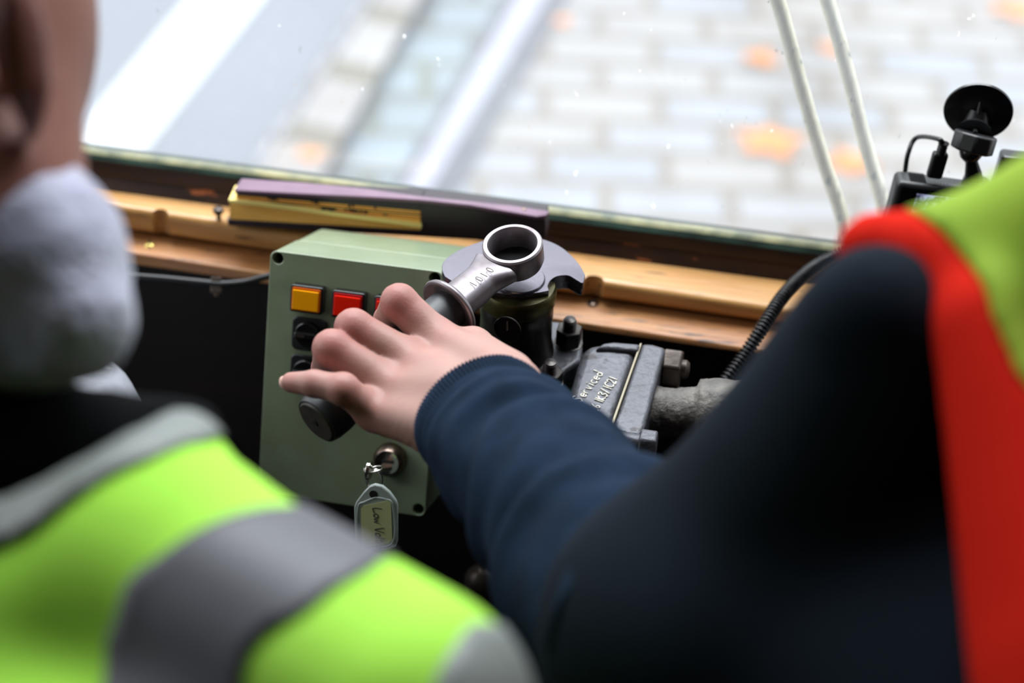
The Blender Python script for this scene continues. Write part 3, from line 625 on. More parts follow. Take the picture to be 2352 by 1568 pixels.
fl = [(1200, 742), (1270, 735), (1325, 738), (1338, 752), (1338, 800), (1335, 825), (1318, 838), (1300, 850), (1290, 862), (1286, 876), (1280, 893), (1262, 903), (1240, 905), (1180, 900), (1110, 870), (1085, 810), (1110, 765)]
flg = mesh('flange', *prism([az(x, y, zf) for x, y in fl], v3(0, 0, -.022)), 'iron', vt, bev=.003, segs=4, smooth=50)
cz_ = np.mean([az(x, y, zf-.022) for x, y in fl], 0)
gp = [az(x, y, zf) for x, y in fl]; cg = np.mean(gp, 0)
mesh('gasket', *prism([cg+(p-cg)*1.045+v3(0, 0, -.0222) for p in gp], v3(0, 0, -.0016)), 'teal', vt)
def hexpts(c, x, y, r, a0=0): return [np.asarray(c)+(x*math.cos(a0+k*PI/3)+y*math.sin(a0+k*PI/3))*r for k in range(6)]
def nutstud(c, r, h, hs, rs, parent, mat, a0=.3):
    nb = mesh('nut', *prism(hexpts(c, v3(1, 0, 0), v3(0, 1, 0), r, a0), v3(0, 0, h)), mat, parent, bev=.0008, smooth=30)
    pr = [(rs*.9, h-.001)]
    z = h
    while z < h+hs-.001: pr += [(rs, z), (rs, z+.0007), (rs*.9, z+.001), (rs*.9, z+.0013)]; z += .0014
    pr += [(rs*.85, h+hs), (rs*.3, h+hs+.0006)]
    mesh('stud', *lathe(c, (0, 0, 1), pr, 24), mat, nb, smooth=30)
    mesh('washer', *lathe(c, (0, 0, 1), [(r*1.0, -.001), (r*1.05, .0006), (r*.9, .0012)], 30), mat, nb, smooth=40)
n1 = az(1305, 787, zf); nutstud(n1, .0092, .0125, .0075, .0046, vt, 'nut', .45)
n2 = az(1261, 880, zf); nutstud(n2, .0088, .0105, .0075, .0044, vt, 'nut', .15)
# brake handle (lifts off)
HC = vp(1177, 562, 1.128); HE = vp(716, 955, 1.035)
HD = nrm(HE-HC); HN = nrm(v3(0, 0, 1)-HD*HD[2]*1.0); HN = nrm(HN*.8+v3(0, 0, 1)*.2+v3(-.04, 0, 0)); HN = nrm(HN)
bh = root('brake_lever', HC-HN*.014, label='removable bronze brake lever with open ring head and black grip, held by the hand', category='brake lever')
mesh('ring_head', *lathe(HC, HN, [(.0152, .0), (.0160, .0012), (.0183, .0012), (.0192, .0002), (.0192, -.012), (.0178, -.0155), (.0150, -.0155)], 64, closed=True), 'bronze', bh, smooth=35)
mesh('ring_bore', *lathe(HC-HN*.0158, HN, [(.0152, 0), (.0152, .001)], 40), 'hole', bh)
Ltot = np.linalg.norm(HE-HC)
fc = HC+HD*(Ltot*.325)-HN*.007; sb = HC+HD*.012-HN*.007
ps = smoothpath([HC+HD*.0165-HN*.0068, HC+HD*.026-HN*.007, HC+HD*.040-HN*.0075, fc], 24)
RR = [(.0170-.0055*min(1, s*2.2)+.001*max(0, s-.5), .0062+.0034*min(1, s*1.6)) for s in np.linspace(0, 1, 24)]
xs_ = nrm(np.cross(HD, HN))
def squircle(P, R, X, Y, seg=32, pw=3.0):
    V = []; F = []; n = len(P)
    for p, (a, b) in zip(P, R):
        for k in range(seg):
            t = 2*PI*k/seg; c, s = math.cos(t), math.sin(t); q = (abs(c)**pw+abs(s)**pw)**(-1/pw); V.append(p+X*c*q*a+Y*s*q*b)
    for i in range(n-1):
        for k in range(seg): F.append((i*seg+k, i*seg+(k+1) % seg, (i+1)*seg+(k+1) % seg, (i+1)*seg+k))
    return np.array(V), F+[tuple(range(seg))[::-1], tuple((n-1)*seg+k for k in range(seg))]
mesh('shaft', *squircle(ps, RR, xs_, HN), 'bronze', bh, smooth=50)
mesh('flange_ring', *lathe(fc, HD, [(.012, -.004), (.0165, -.0015), (.0202, .0012), (.0208, .0028), (.0202, .0042), (.0185, .0045), (.015, .0025), (.012, .002)], 56), 'bronze', bh, smooth=60)
gl_ = Ltot*.66
mesh('grip', *lathe(fc, HD, [(.0128, .001), (.0132, .010), (.0138, .05), (.0150, .09), (.0162, gl_-.012), (.0160, gl_-.004), (.0148, gl_)], 48), 'rubber', bh, smooth=40)
mesh('grip_end_cap', *lathe(fc, HD, [(.0146, gl_-.001), (.0128, gl_+.0012), (.003, gl_+.0014)], 40), 'gripend', bh, smooth=30)
mesh('end_screw', *lathe(fc, HD, [(.0022, gl_+.001), (.0020, gl_+.0020)], 16), 'hole', bh)
mesh('pin', *dome(fc-HD*.006+HN*.004+xs_*.0085, HN, .0011, .0012, 10), 'nutd', bh, smooth=40)
ew = write('1010', HC+HD*.044+HN*.0022-xs_*.0055*0, -HD*1.0, xs_ if False else -xs_, .0055, .00025, gap=.9)
mesh('engraved_marks', ew[0]+xs_*-.003+HN*.0006, ew[1], 'nutd', bh)
# casting beside the valve
q1 = [(1335, 806, 1.178), (1352, 790, 1.180), (1385, 785, 1.182), (1410, 782, 1.183), (1470, 788, 1.180), (1400, 990, 1.120), (1330, 965, 1.118), (1296, 935, 1.122)]
P1 = [vp(*q) for q in q1]; nn = nrm(np.cross(P1[5]-P1[4], P1[1]-P1[4])); nn = nn if nn[2] > 0 else -nn
cst = root('cast_iron_pipe_block', (P1[0]+P1[5])/2-nn*.07, label='grey cast iron block with white handwriting and hex bolts, right of the valve', category='iron casting')
def inpl(px, py, dn=0): return apl(px, py, P1[4]+nn*dn, nn)
mesh('cover_plate', *prism([inpl(a, b) for a, b, _ in q1], -nn*.05), 'iron', cst, bev=.006, segs=5, smooth=60)
q2 = [(1474, 786), (1500, 788), (1531, 797), (1526, 812), (1480, 985), (1470, 1004), (1402, 990), (1408, 975)]
mesh('flange_plate', *prism([inpl(a, b, .0008) for a, b in q2], -nn*.056), 'iron', cst, bev=.003, segs=4, smooth=60)
lip = [(1366, 800), (1385, 786), (1410, 783), (1472, 788), (1466, 806), (1400, 800)]
mesh('raised_rim', *prism([inpl(a, b, .003) for a, b in lip], -nn*.012), 'iron', cst, bev=.0025, segs=4, smooth=60)
mesh('joint_gasket', *prism([inpl(a, b, .0014) for a, b in [(1470, 788), (1474, 788), (1407, 978), (1401, 990), (1398, 988)]], -nn*.05), 'tan', cst)
X1 = nrm(inpl(1392, 850)-inpl(1334, 925)); Y1 = nrm(np.cross(nn, X1)); X2 = nrm(inpl(1440, 838)-inpl(1370, 948)); Y2 = nrm(np.cross(nn, X2))
Xw = nrm(inpl(1450, 835)-inpl(1385, 985)); Yw = nrm(np.cross(nn, Xw))
mesh('white_handwriting', *join(write('Serviced', inpl(1334, 925, .0003), X1, Y1, .0070, .00052, gap=.56, wid={'i': .3, 'S': .75}), write('26 1K3/1C21', inpl(1370, 948, .0003), X2, Y2, .0060, .00055, gap=.60, wid={'1': .36, ' ': .4})), 'paint', cst)
def hexbolt(c, d, r, h, mat, name='bolt_head', a0=.2, tip=0):
    x, y, a = frame(d); o = mesh(name, *prism(hexpts(c, x, y, r, a0), a*h), mat, cst, bev=.0016, segs=3, smooth=40)
    if tip: mesh('bolt_end', *lathe(c, d, [(tip, h-.001), (tip, h+.003), (tip*.7, h+.005), (tip*.2, h+.0055)], 24), mat, o, smooth=40)
    mesh('bolt_shank', *lathe(c, d, [(r*.6, -.02), (r*.6, .001)], 20), mat, o, smooth=40)
ed = nrm(inpl(1530, 830)-inpl(1440, 818))
hexbolt(vp(1522, 842, 1.183), ed, .0138, .0125, 'nutd', tip=.0065, a0=.35)
hexbolt(vp(1468, 1018, 1.118), ed, .0098, .0110, 'iron', a0=.0)
pc = [vp(1470, 945, 1.165), vp(1540, 948, 1.163), vp(1610, 950, 1.16), vp(1700, 960, 1.158)]
def rough_tube(P, R, amp, seg=40):
    V, F = tube(P, R, seg); c = np.repeat(P, seg, 0)[:len(V)]; d = V-c; l = np.linalg.norm(d, axis=1)[:, None]; return V+d/l*rng.normal(0, amp, (len(V), 1)), F
Pp = smoothpath(pc, 40); mesh('pipe_stub', *rough_tube(Pp, [.020-.004*math.sin(min(1, s*1.3)*PI)+(.004 if s > .62 else 0) for s in np.linspace(0, 1, 40)], .0003), 'ironr', cst, smooth=180)
mesh('lug', *cbox(vp(1546, 912, 1.178), ed*.020, v3(0, .014, 0), v3(0, 0, .012)), 'ironr', cst, bev=.004, segs=4, smooth=60)
mesh('block_body', *cbox((P1[0]+P1[5])/2-nn*.055+ed*.012, ed*.034, nrm(np.cross(nn, ed))*.060, nn*.055), 'iron', cst, bev=.004)
mesh('mount_body', *lathe(onax(zf-.09), (0, 0, 1), [(.027, 0), (.028, .066)], 30), 'oil', cst, smooth=40)
# other dark fittings low in the cab
kb = at(1108, 1335, 1.20)
mesh('pipe_cap', *lathe(kb, (-.2, -.3, 1), [(.004, -.05), (.012, -.045), (.013, -.008), (.012, .006), (.007, .012), (.001, .0135)], 32), 'nutd', smooth=50, label='small rounded dark metal cap low down behind the navy sleeve', category='pipe cap')
hb = at(52, 960, 1.12)
mesh('controller_top', *lathe(hb, (0, 0, 1), [(.080, -1.12), (.080, -.04), (.079, -.015), (.074, .004), (.066, .018), (.052, .028), (.030, .034), (.004, .036)], 40), 'steel', smooth=50, label='rounded grey metal housing behind the grey hood at left', category='metal housing')
# corrugated conduit
cp = [(1990, 560, 1.215), (1900, 598, 1.212), (1845, 634, 1.20), (1796, 684, 1.185), (1752, 752, 1.17), (1708, 820, 1.165), (1660, 884, 1.16), (1618, 945, 1.158), (1560, 985, 1.155)]
P = smoothpath([at(*c) for c in cp], 1500); seglen = np.r_[0, np.cumsum(np.linalg.norm(np.diff(P, axis=0), axis=1))]
ts = np.arange(0, seglen[-1], .00052); P = np.array([[np.interp(t, seglen, P[:, k]) for k in range(3)] for t in ts])
mesh('corrugated_conduit', *tube(P, .0044+.0010*np.sin(ts/.0030*2*PI), 16), 'blackg', smooth=180, label='black ribbed conduit curving up beside the navy sleeve', category='conduit')

# ================================================================== dash camera on its suction mount
cy = 0
def dcx(px, py, d=1.235): return at(px, py, d)
dr = nrm(dcx(2290, 398)-dcx(2090, 372)); dn = nrm(v3(0, -1, .12)); dn = nrm(dn-dr*(dn@dr)); du = np.cross(dn, dr); du = du if du[2] > 0 else -du
yc = yg-.040
dc = root('dash_camera', ay(2200, 500, yc), label='black dash camera with small lit screen at the right of the windscreen', category='dash camera')
O_ = ay(2062, 418, yc)                      # top left of the face
Wd, Hd, Td = .098, .055, .020
mesh('body', *obox(O_, dr*Wd, -du*Hd, -dn*Td), 'black', dc, bev=.004, segs=4, smooth=50)
mesh('lens_barrel', *lathe(O_+dr*.03-du*.02-dn*Td, -dn, [(.012, -.002), (.012, .010), (.009, .012)], 30), 'black', dc, smooth=40)
mesh('front_panel', *obox(O_+dr*.004-du*.003+dn*.0002, dr*.088, -du*.048, -dn*.002), 'screen', dc)
def scrmat():
    m = bpy.data.materials.new('lit_screen'); m.use_nodes = True; nt = m.node_tree; L = nt.links.new; b = nt.nodes['Principled BSDF']
    tc = N(nt, 'ShaderNodeTexCoord'); n = N(nt, 'ShaderNodeTexNoise'); n.inputs['Scale'].default_value = 160; L(tc.outputs['Object'], n.inputs[0])
    r = N(nt, 'ShaderNodeValToRGB'); r.color_ramp.elements[0].position = .42; r.color_ramp.elements[0].color = (.03, .03, .06, 1); r.color_ramp.elements[1].position = .58; r.color_ramp.elements[1].color = (.42, .45, .72, 1)
    L(n.outputs[0], r.inputs[0]); b.inputs['Base Color'].default_value = (.01, .01, .02, 1); b.inputs['Roughness'].default_value = .15
    L(r.outputs[0], b.inputs['Emission Color']); b.inputs['Emission Strength'].default_value = 1; return m
M['lcd'] = scrmat()
mesh('display', *obox(O_+dr*.0145-du*.0065+dn*.0006, dr*.040, -du*.026, -dn*.0006), 'lcd', dc)
for k in range(8): mesh('vent_slot', *obox(O_+dr*(.009+k*.0)-dn*(.004+k*.0018)+du*.0001, dr*.011, du*.0003, -dn*.0007), 'hole', dc)
mesh('power_button', *lathe(O_+dr*.071-dn*.008, du, [(.0040, -.0002), (.0040, .0004), (.0034, .0006)], 24), 'black', dc, smooth=40)
cur = bpy.data.curves.new('t', 'FONT'); cur.body = 'EFFC00020'; cur.size = .0042; to_ = bpy.data.objects.new('t', cur); COL.objects.link(to_)
dg = bpy.context.evaluated_depsgraph_get(); tm = bpy.data.meshes.new_from_object(to_.evaluated_get(dg)); bpy.data.objects.remove(to_)
TV = np.array([v.co[:] for v in tm.vertices]); TF = [tuple(p.vertices) for p in tm.polygons]
tO = O_+dr*.026-dn*.0045+du*.0003
mesh('printed_number', np.array([tO+dr*v[0]-dn*v[1] for v in TV]), TF, 'text', dc)
# mount: cup on the glass, hex nut, ball arm
cc_ = ay(2247, 254, yg-.003)
ms = root('suction_mount', cc_, label='black suction cup mount stuck on the glass, holding the dash camera', category='mount')
sn = nrm(v3(-.10, -1, -.12))
mesh('suction_cup', *lathe(cc_, sn, [(.0215, -.001), (.0228, .0005), (.0225, .002), (.019, .003), (.008, .0045), (.002, .005)], 48), 'blackg', ms, smooth=50)
arm = [cc_+sn*.002+v3(0, 0, 0), at(2243, 286, 1.150), at(2238, 306, 1.150)]
mesh('cup_neck', *tube(smoothpath([cc_+sn*.003+v3(.0, 0, .002), cc_+sn*.008-v3(0, 0, .007), ay(2237, 307, yg-.018)], 12), [(.006+.006*s, .005+.006*s) for s in np.linspace(0, 1, 12)], 20), 'black', ms, smooth=50)
mesh('neck_rib', *tube(smoothpath([cc_+sn*.004+v3(0, 0, .010), cc_+sn*.012-v3(0, 0, .004), ay(2240, 306, yg-.026)], 10), .0016, 8), 'black', ms, smooth=50)
nc = ay(2237, 326, yg-.024); na = nrm(ay(2237, 326, yg-.024)-ay(2229, 352, yg-.027))
x, y, a_ = frame(na); mesh('clamp_nut', *prism([nc-a_*.0065+(x*math.cos(k*PI/4+.2)+y*math.sin(k*PI/4+.2))*.0145 for k in range(8)], a_*.0125), 'black', ms, bev=.0015, smooth=30)
bcn = ay(2229, 352, yg-.027)
mesh('ball', *lathe(bcn, na, [(.002, -.0065), (.006, -.004), (.0078, 0), (.0065, .004)], 24), 'blackg', ms, smooth=60)
foot = O_+dr*.0535-dn*.010
mesh('ball_stem', *tube([bcn, bcn+(foot-bcn)*.35, bcn+(foot-bcn)*.65, foot], [.0036, .0044, .0058, .0062], 20), 'blackg', ms, smooth=50)
mesh('foot_ring', *lathe(foot, du, [(.0068, .0045), (.0088, .0045), (.0090, .001), (.0088, -.001)], 30), 'black', ms, smooth=40)
# usb plug and cable
up = O_+dr*.0245-dn*.008; ua = nrm(du+dr*.02)
uc = root('usb_cable', up, label='black cable with a moulded plug standing in the top of the dash camera', category='cable')
mesh('plug', *cbox(up+ua*.0125, dr*.0105, ua*.019, -dn*.007), 'black', uc, bev=.0022, segs=3, smooth=50)
mesh('strain_relief', *lathe(up+ua*.021, ua, [(.0034, 0), (.0030, .002), (.0034, .0025), (.0030, .004), (.0034, .0045), (.0030, .006), (.0034, .0065), (.0038, .008)], 20), 'black', uc, smooth=40)
cb = [up+ua*.027, up+ua*.031-dr*.004, at(2106, 316, 1.16), at(2086, 352, 1.16), at(2078, 400, 1.165), at(2070, 450, 1.17), at(2055, 520, 1.18), at(2040, 620, 1.19)]
mesh('cord', *tube(smoothpath(cb, 70), .0017, 10), 'blackg', uc, smooth=180)
ad = root('power_adapter', ay(2330, 420, yc+.02), label='black ribbed plug block behind the dash camera at the right edge', category='adapter')
aa = ay(2300, 362, yc+.025)
mesh('housing', *obox(aa-v3(0, 0, .04), dr*.022, v3(0, .014, 0), v3(0, 0, .04)), 'blackg', ad, bev=.003, segs=4, smooth=50)
for k in range(4): mesh('rib', *obox(aa-v3(0, .0006, .010+k*.0028)+dr*.008, dr*.013, v3(0, .001, 0), v3(0, 0, .0010)), 'hole', ad)

# ================================================================== right person
pr = root('person', (.35, .45, 0), label='person in navy sweater and red and yellow vest reaching left hand to the brake lever', category='person')
def hp(px, py, d): return at(px, py, d*(.95 if d > .75 else 1))
J = {'iM': hp(1008, 782, 1.058), 'iP': hp(917, 694, 1.058), 'iD': hp(893, 735, 1.098), 'iT': hp(935, 785, 1.112),
     'mM': hp(938, 826, 1.044), 'mP': hp(812, 752, 1.042), 'mD': hp(792, 795, 1.083), 'mT': hp(845, 845, 1.095),
     'rM': hp(888, 884, 1.032), 'rP': hp(762, 800, 1.028), 'rD': hp(752, 845, 1.068), 'rT': hp(805, 885, 1.080),
     'pM': hp(862, 945, 1.022), 'pP': hp(788, 893, 1.005), 'pD': hp(722, 881, 1.012), 'pT': hp(669, 878, 1.022),
     'w1': hp(1180, 890, 1.0), 'w2': hp(1085, 1000, .985), 'wc': hp(1125, 950, .992)}
mm = .00096
idx = union([cap(J['iM'], J['iP'], 12.0*mm, 11.2*mm), cap(J['iP'], J['iD'], 11.2*mm, 9.6*mm), cap(J['iD'], J['iT'], 9.6*mm, 8.5*mm)], 3*mm)
mid = union([cap(J['mM'], J['mP'], 12.0*mm, 11.2*mm), cap(J['mP'], J['mD'], 11.2*mm, 9.8*mm), cap(J['mD'], J['mT'], 9.8*mm, 8.5*mm)], 3*mm)
rin = union([cap(J['rM'], J['rP'], 12.0*mm, 11.2*mm), cap(J['rP'], J['rD'], 11.2*mm, 9.6*mm), cap(J['rD'], J['rT'], 9.6*mm, 8.3*mm)], 3*mm)
lit = union([cap(J['pM'], J['pP'], 10.2*mm, 8.8*mm), cap(J['pP'], J['pD'], 8.8*mm, 8.0*mm), cap(J['pD'], J['pT'], 8.0*mm, 6.2*mm), ell(J['pP'], (9.6*mm,)*3)], 2.5*mm)
T1, T2, T3, T4 = hp(1165, 870, 1.015), hp(1085, 800, 1.065), hp(1010, 800, 1.105), hp(950, 840, 1.115)
thb = union([cap(T1, T2, 17*mm, 13*mm), cap(T2, T3, 12.5*mm, 11*mm), cap(T3, T4, 11*mm, 9*mm)], 5*mm)
palm = union([cap(J['iM'], J['w1'], 12.5*mm, 17*mm), cap(J['mM'], J['wc'], 12.5*mm, 19*mm), cap(J['rM'], J['wc'], 12.5*mm, 18*mm), cap(J['pM'], J['w2'], 12*mm, 17*mm),
              cap(hp(930, 960, 1.03), hp(1050, 1020, 1.0), 12*mm, 15*mm)], 9*mm)
EL = hp(1500, 1330, .80)
fore = cap(J['wc'], EL, 27*mm, 34*mm); fore2 = union([cap(hp(1150, 925, .995), EL, 25*mm, 30*mm), cap(hp(1090, 985, .985), EL, 25*mm, 30*mm)], 8*mm)
view = -CF
bumps = [(hp(985, 778, 1.045), 4.2), (hp(925, 818, 1.031), 4.5), (hp(878, 878, 1.02), 4.2), (hp(855, 940, 1.010), 3.6)]
def handf(P):
    d = palm(P)
    for g, k in ((idx, 7), (mid, 7), (rin, 7), (lit, 6)): pass
    fg = idx(P)
    for g in (mid, rin, lit): fg = smin(fg, g(P), 1.2*mm)
    d = smin(d, fg, 6*mm); d = smin(d, thb(P), 8*mm); d = smin(d, fore2(P), 9*mm)
    for c, s in bumps: d -= .0016*np.exp(-np.sum((P-c)**2, 1)/(2*(.008)**2))
    # valleys between the knuckles and at the finger roots
    for a, b in (('iM', 'mM'), ('mM', 'rM'), ('rM', 'pM')):
        c = (J[a]+J[b])/2-CF*.014+(J['iP']-J['iM'])*.05; d += .0020*np.exp(-np.sum((P-c)**2, 1)/(2*.0075**2))
    for j, dirn in (('iP', 'iM'), ('mP', 'mM'), ('rP', 'rM')):   # skin creases over the middle joints
        a = nrm(J[j]-J[dirn]); s = (P-J[j])@a; r2 = np.sum((P-J[j])**2, 1)
        d += .00035*np.cos(s/.0026*2*PI)*np.exp(-r2/(2*.0085**2))
    for k in range(3):                                            # wrinkles near the little finger side of the wrist
        c = hp(930+14*k, 965+24*k, 1.01); a = nrm(CR*.9-CU*.35); s = (P-c)@a; r2 = np.sum((P-c)**2, 1); d += .00022*np.cos(s/(.0041+.0012*k)*2*PI+k)*np.exp(-r2/(2*.009**2))
    return d
pts = [J[k] for k in J]+[T3, T4]
lo, hi = bounds(pts, .028); hi = np.maximum(hi, J['w2']+.03)
HV, HF = surfnet(handf, lo, hi, .0011); HV = relax(HV, HF, 2, .5)
tint = np.zeros(len(HV))
for j, w, r in (('iP', .85, .011), ('mP', .85, .011), ('rP', .85, .011), ('pP', .6, .008), ('pD', .35, .007), ('pT', .5, .007), ('iM', .35, .012), ('mM', .35, .012), ('rM', .35, .012), ('pM', .55, .010), ('iD', .6, .012), ('mD', .7, .012), ('rD', .7, .012)):
    tint = np.maximum(tint, w*np.exp(-np.sum((HV-(J[j]-CF*.006))**2, 1)/(2*r*r)))
SHd = hp(2200, 950, .74); NK = hp(2700, 520, .68); HDc = v3(.44, .45, 1.74)
bodyf = union([cap(EL, hp(1120, 950, .99), .030, .024), cap(EL, SHd, .030, .034), cap(SHd, NK, .034, .045), cap(NK, v3(.44, .44, 1.66), .045, .05), ell(HDc, (.075, .095, .115)), ell(HDc+v3(0, .03, -.07), (.055, .06, .05)),
               cap(v3(.42, .50, 1.35), v3(.38, .48, .95), .09, .09), ell(HDc+v3(0, .10, -.015), (.012, .016, .022)), ell(HDc+v3(-.078, 0, -.01), (.010, .022, .032)), ell(HDc+v3(.078, 0, -.01), (.010, .022, .032)), cap(v3(.44, .45, 1.42), v3(.58, .45, 1.1), .06, .045), cap(v3(.58, .45, 1.1), v3(.55, .62, .92), .042, .03),
               cap(v3(.32, .46, .95), v3(.27, .44, .10), .085, .05), cap(v3(.44, .42, .95), v3(.45, .44, .10), .085, .05)], .02)
BV, BF = surfnet(bodyf, v3(-.16, .22, .03), v3(.68, .90, 1.90), .012)
bodyV, bodyF = join((HV, [tuple(q) for q in HF]), (BV, [tuple(q) for q in BF]))
bd = mesh('body', bodyV, bodyF, 'skin', pr, smooth=180)
at_ = bd.data.attributes.new('tint', 'FLOAT', 'POINT'); at_.data.foreach_set('value', np.r_[tint, np.full(len(BV), .3)])
# little finger nail
ntp = J['pT']+nrm(J['pT']-J['pD'])*.0045
mesh('fingernail', *lathe(ntp-CF*.0022-CR*.001, nrm(-CR*.8-CF*.5+CU*.0), [(.0012, .0018), (.0030, .0012), (.0036, .0), (.0034, -.001)], 20), pm('fingernail', 'D9B09E', .3), pr, smooth=60)
# sleeve, cuff
cs = [hp(1098, 946, 1.0), hp(1132, 985, .975), hp(1184, 1042, .945), hp(1264, 1126, .905), hp(1352, 1236, .86), hp(1440, 1355, .81), hp(1560, 1460, .77)]
CP = smoothpath(cs, 220)
def cuffd(s, t): return .0007*math.sin(t*104)
n0 = 26
srad = np.interp(np.linspace(0, 1, 220), [0, .06, .12, .17, .3, .5, .8, 1], [.0385, .0395, .0385, .0392, .0398, .0435, .052, .060])
flatv = np.interp(np.linspace(0, 1, 220), [0, .12, .2, 1], [.80, .82, .88, 1])
axd = nrm(hp(1228, 858, 1.0)-hp(975, 1040, .985))
def sleeved(s, t):
    w = min(1, max(0, (s-.12)/.1)); e = s*27+1.1*math.sin(t+.6)+.6*math.sin(2*t+2*s*6)
    return w*(.0027*math.sin(e)+.0017*math.sin(e*1.83+2*math.sin(t)+1)+.0008*math.sin(5*t+s*9))
def sl_tube(i0, i1, disp, seg, dr_=0):
    P = CP[i0:i1]; T = np.gradient(CP, axis=0)[i0:i1]; V = []; F = []
    for i, p in enumerate(P):
        a = nrm(T[i]); x = nrm(axd-a*(axd@a)); y = np.cross(a, x); r = srad[i0+i]+dr_
        for k in range(seg):
            t = 2*PI*k/seg; d = disp((i0+i)/219, t); V.append(p+x*math.cos(t)*(r+d)+y*math.sin(t)*(r*flatv[i0+i]+d))
    n = len(P)
    for i in range(n-1):
        for k in range(seg): F.append((i*seg+k, i*seg+(k+1) % seg, (i+1)*seg+(k+1) % seg, (i+1)*seg+k))
    return V, F, n, seg
V, F, n, seg = sl_tube(0, 30, cuffd, 1040)
rim = [np.array(CP[0])+(np.array(v)-CP[0])*.93 for v in V[:seg]]; rim2 = [CP[6]+(np.array(v)-CP[6])*.90 for v in V[6*seg:7*seg]]
b0 = len(V); V = list(V)+rim+rim2
F += [(k, (k+1) % seg, b0+(k+1) % seg, b0+k) for k in range(seg)]+[(b0+k, b0+(k+1) % seg, b0+seg+(k+1) % seg, b0+seg+k) for k in range(seg)]
mesh('cuff', V, F, 'sweater', pr, smooth=180)
V, F, n, seg = sl_tube(27, 220, sleeved, 120, .0008)
F.append(tuple((n-1)*seg+k for k in range(seg)))
mesh('sleeve', V, F, 'sweater', pr, smooth=180)
# sweater: upper arm, shoulder, torso
EB = hp(1650, 1440, .735)
swf = union([cap(hp(1560, 1460, .765), EB, .060, .064), cap(EB, hp(2050, 850, .685), .064, .046), cap(hp(2050, 850, .685), hp(2010, 700, .66), .044, .021), cap(hp(2120, 800, .72), hp(2500, 700, .73), .040, .05),
             cap(hp(2440, 1150, .80), hp(2300, 2050, .70), .10, .13), cap(hp(1700, 1560, .73), hp(2300, 1600, .70), .07, .10), cap(hp(2200, 950, .74), hp(2700, 520, .68), .048, .056), cap(hp(2700, 520, .68), v3(.44, .44, 1.57), .056, .055), cap(v3(.44, .45, 1.42), v3(.58, .45, 1.1), .075, .058), cap(v3(.58, .45, 1.1), v3(.56, .58, .96), .056, .042), cap(v3(.42, .50, 1.35), v3(.38, .48, .93), .10, .115)], .025)
SV, SF = surfnet(swf, v3(-.12, .24, .76), v3(.68, .80, 1.62), .0056); SF = orient(SV, SF, swf, .003); SV = relax(SV, SF, 2)
mesh('sweater', SV, SF, 'sweater_shade', pr, smooth=180)
TV2, TF2 = surfnet(union([cap(v3(.32, .46, .95), v3(.27, .44, .14), .105, .066), cap(v3(.44, .42, .95), v3(.45, .44, .14), .105, .066), cap(v3(.30, .48, .92), v3(.46, .47, .92), .105, .105)], .01), v3(.12, .25, .04), v3(.62, .65, 1.08), .012)
mesh('trousers', TV2, TF2, 'blackcloth', pr, smooth=180)
vestf = union([cap(hp(2200, 640, .67), hp(2010, 575, .68), .024, .013), cap(hp(2200, 640, .69), hp(2600, 560, .64), .026, .048), cap(hp(2290, 760, .635), hp(2540, 1750, .575), .021, .036), cap(hp(2520, 900, .66), hp(2750, 1500, .60), .05, .07)], .02)
VV_, VF_ = surfnet(vestf, v3(.0, .22, 1.0), v3(.56, .70, 1.66), .0045); VF_ = orient(VV_, VF_, vestf, .003); VV_ = relax(VV_, VF_, 2)
Vpx = facepx(VV_, VF_)
seam = [(1700, 300), (2050, 478), (2180, 545), (2240, 610), (2275, 700), (2310, 800), (2352, 900), (2700, 1150), (2700, 2200), (1700, 2200)]
isred = inpoly(Vpx, seam)
mesh('vest_edge', *shell(VV_, VF_, isred, 0, .003), 'orange', pr, smooth=180)
mesh('vest', *shell(VV_, VF_, ~isred, .001, .003), 'hivis2', pr, smooth=180)

# ================================================================== left person
pl_ = root('person', (-.35, .45, 0), label='person at left in yellow high visibility vest with grey bands and a grey fleece collar', category='person')
Lh = v3(*hp(-280, -120, .70))
headf = union([ell(Lh, (.078, .098, .118)), cap(hp(-130, 120, .68), hp(-115, 520, .66), .052, .053), ell(hp(20, 60, .70), (.032, .045, .06)), cap(hp(-130, 520, .66), hp(-60, 1150, .70), .045, .035), cap(hp(-60, 1150, .70), hp(250, 1450, .66), .035, .03),
               cap(hp(-60, 1150, .70), v3(-.27, .48, .9), .035, .07), cap(hp(250, 1450, .66), hp(900, 1720, .60), .030, .026), ell(Lh+v3(.02, .105, -.02), (.013, .018, .024)),
               cap(v3(-.31, .45, .95), v3(-.31, .46, .10), .085, .05), cap(v3(-.15, .45, .95), v3(-.15, .46, .10), .085, .05)], .02)
earc = hp(55, 120, .605)
def headg(P):
    d = headf(P); e = ell(earc, (.012, .018, .034))(P); d = smin(d, e, .006)
    return d+.004*np.exp(-np.sum((P-hp(105, 160, .60))**2, 1)/(2*.012**2))
LV, LF = surfnet(headg, v3(-.50, .25, .04), v3(.06, .72, 1.86), .010)
keep = headg(LV) < 1
bd2 = mesh('body', LV, LF, 'skin2', pl_, smooth=180)
tt = np.clip(np.exp(-np.sum((LV-hp(60, 170, .60))**2, 1)/(2*.03**2)), 0, 1); a2 = bd2.data.attributes.new('tint', 'FLOAT', 'POINT'); a2.data.foreach_set('value', tt)  # dark red tint puts the shade behind the ear into the skin
HVv, HFf = surfnet(lambda P: np.maximum(ell(Lh, (.084, .104, .124))(P), (P[:, 2]-(Lh[2]-.01))*-1+.0+(P[:, 1]-Lh[1])*.5), Lh-.14, Lh+.14, .008)
mesh('hair', HVv, HFf, 'hair', pl_, smooth=180)
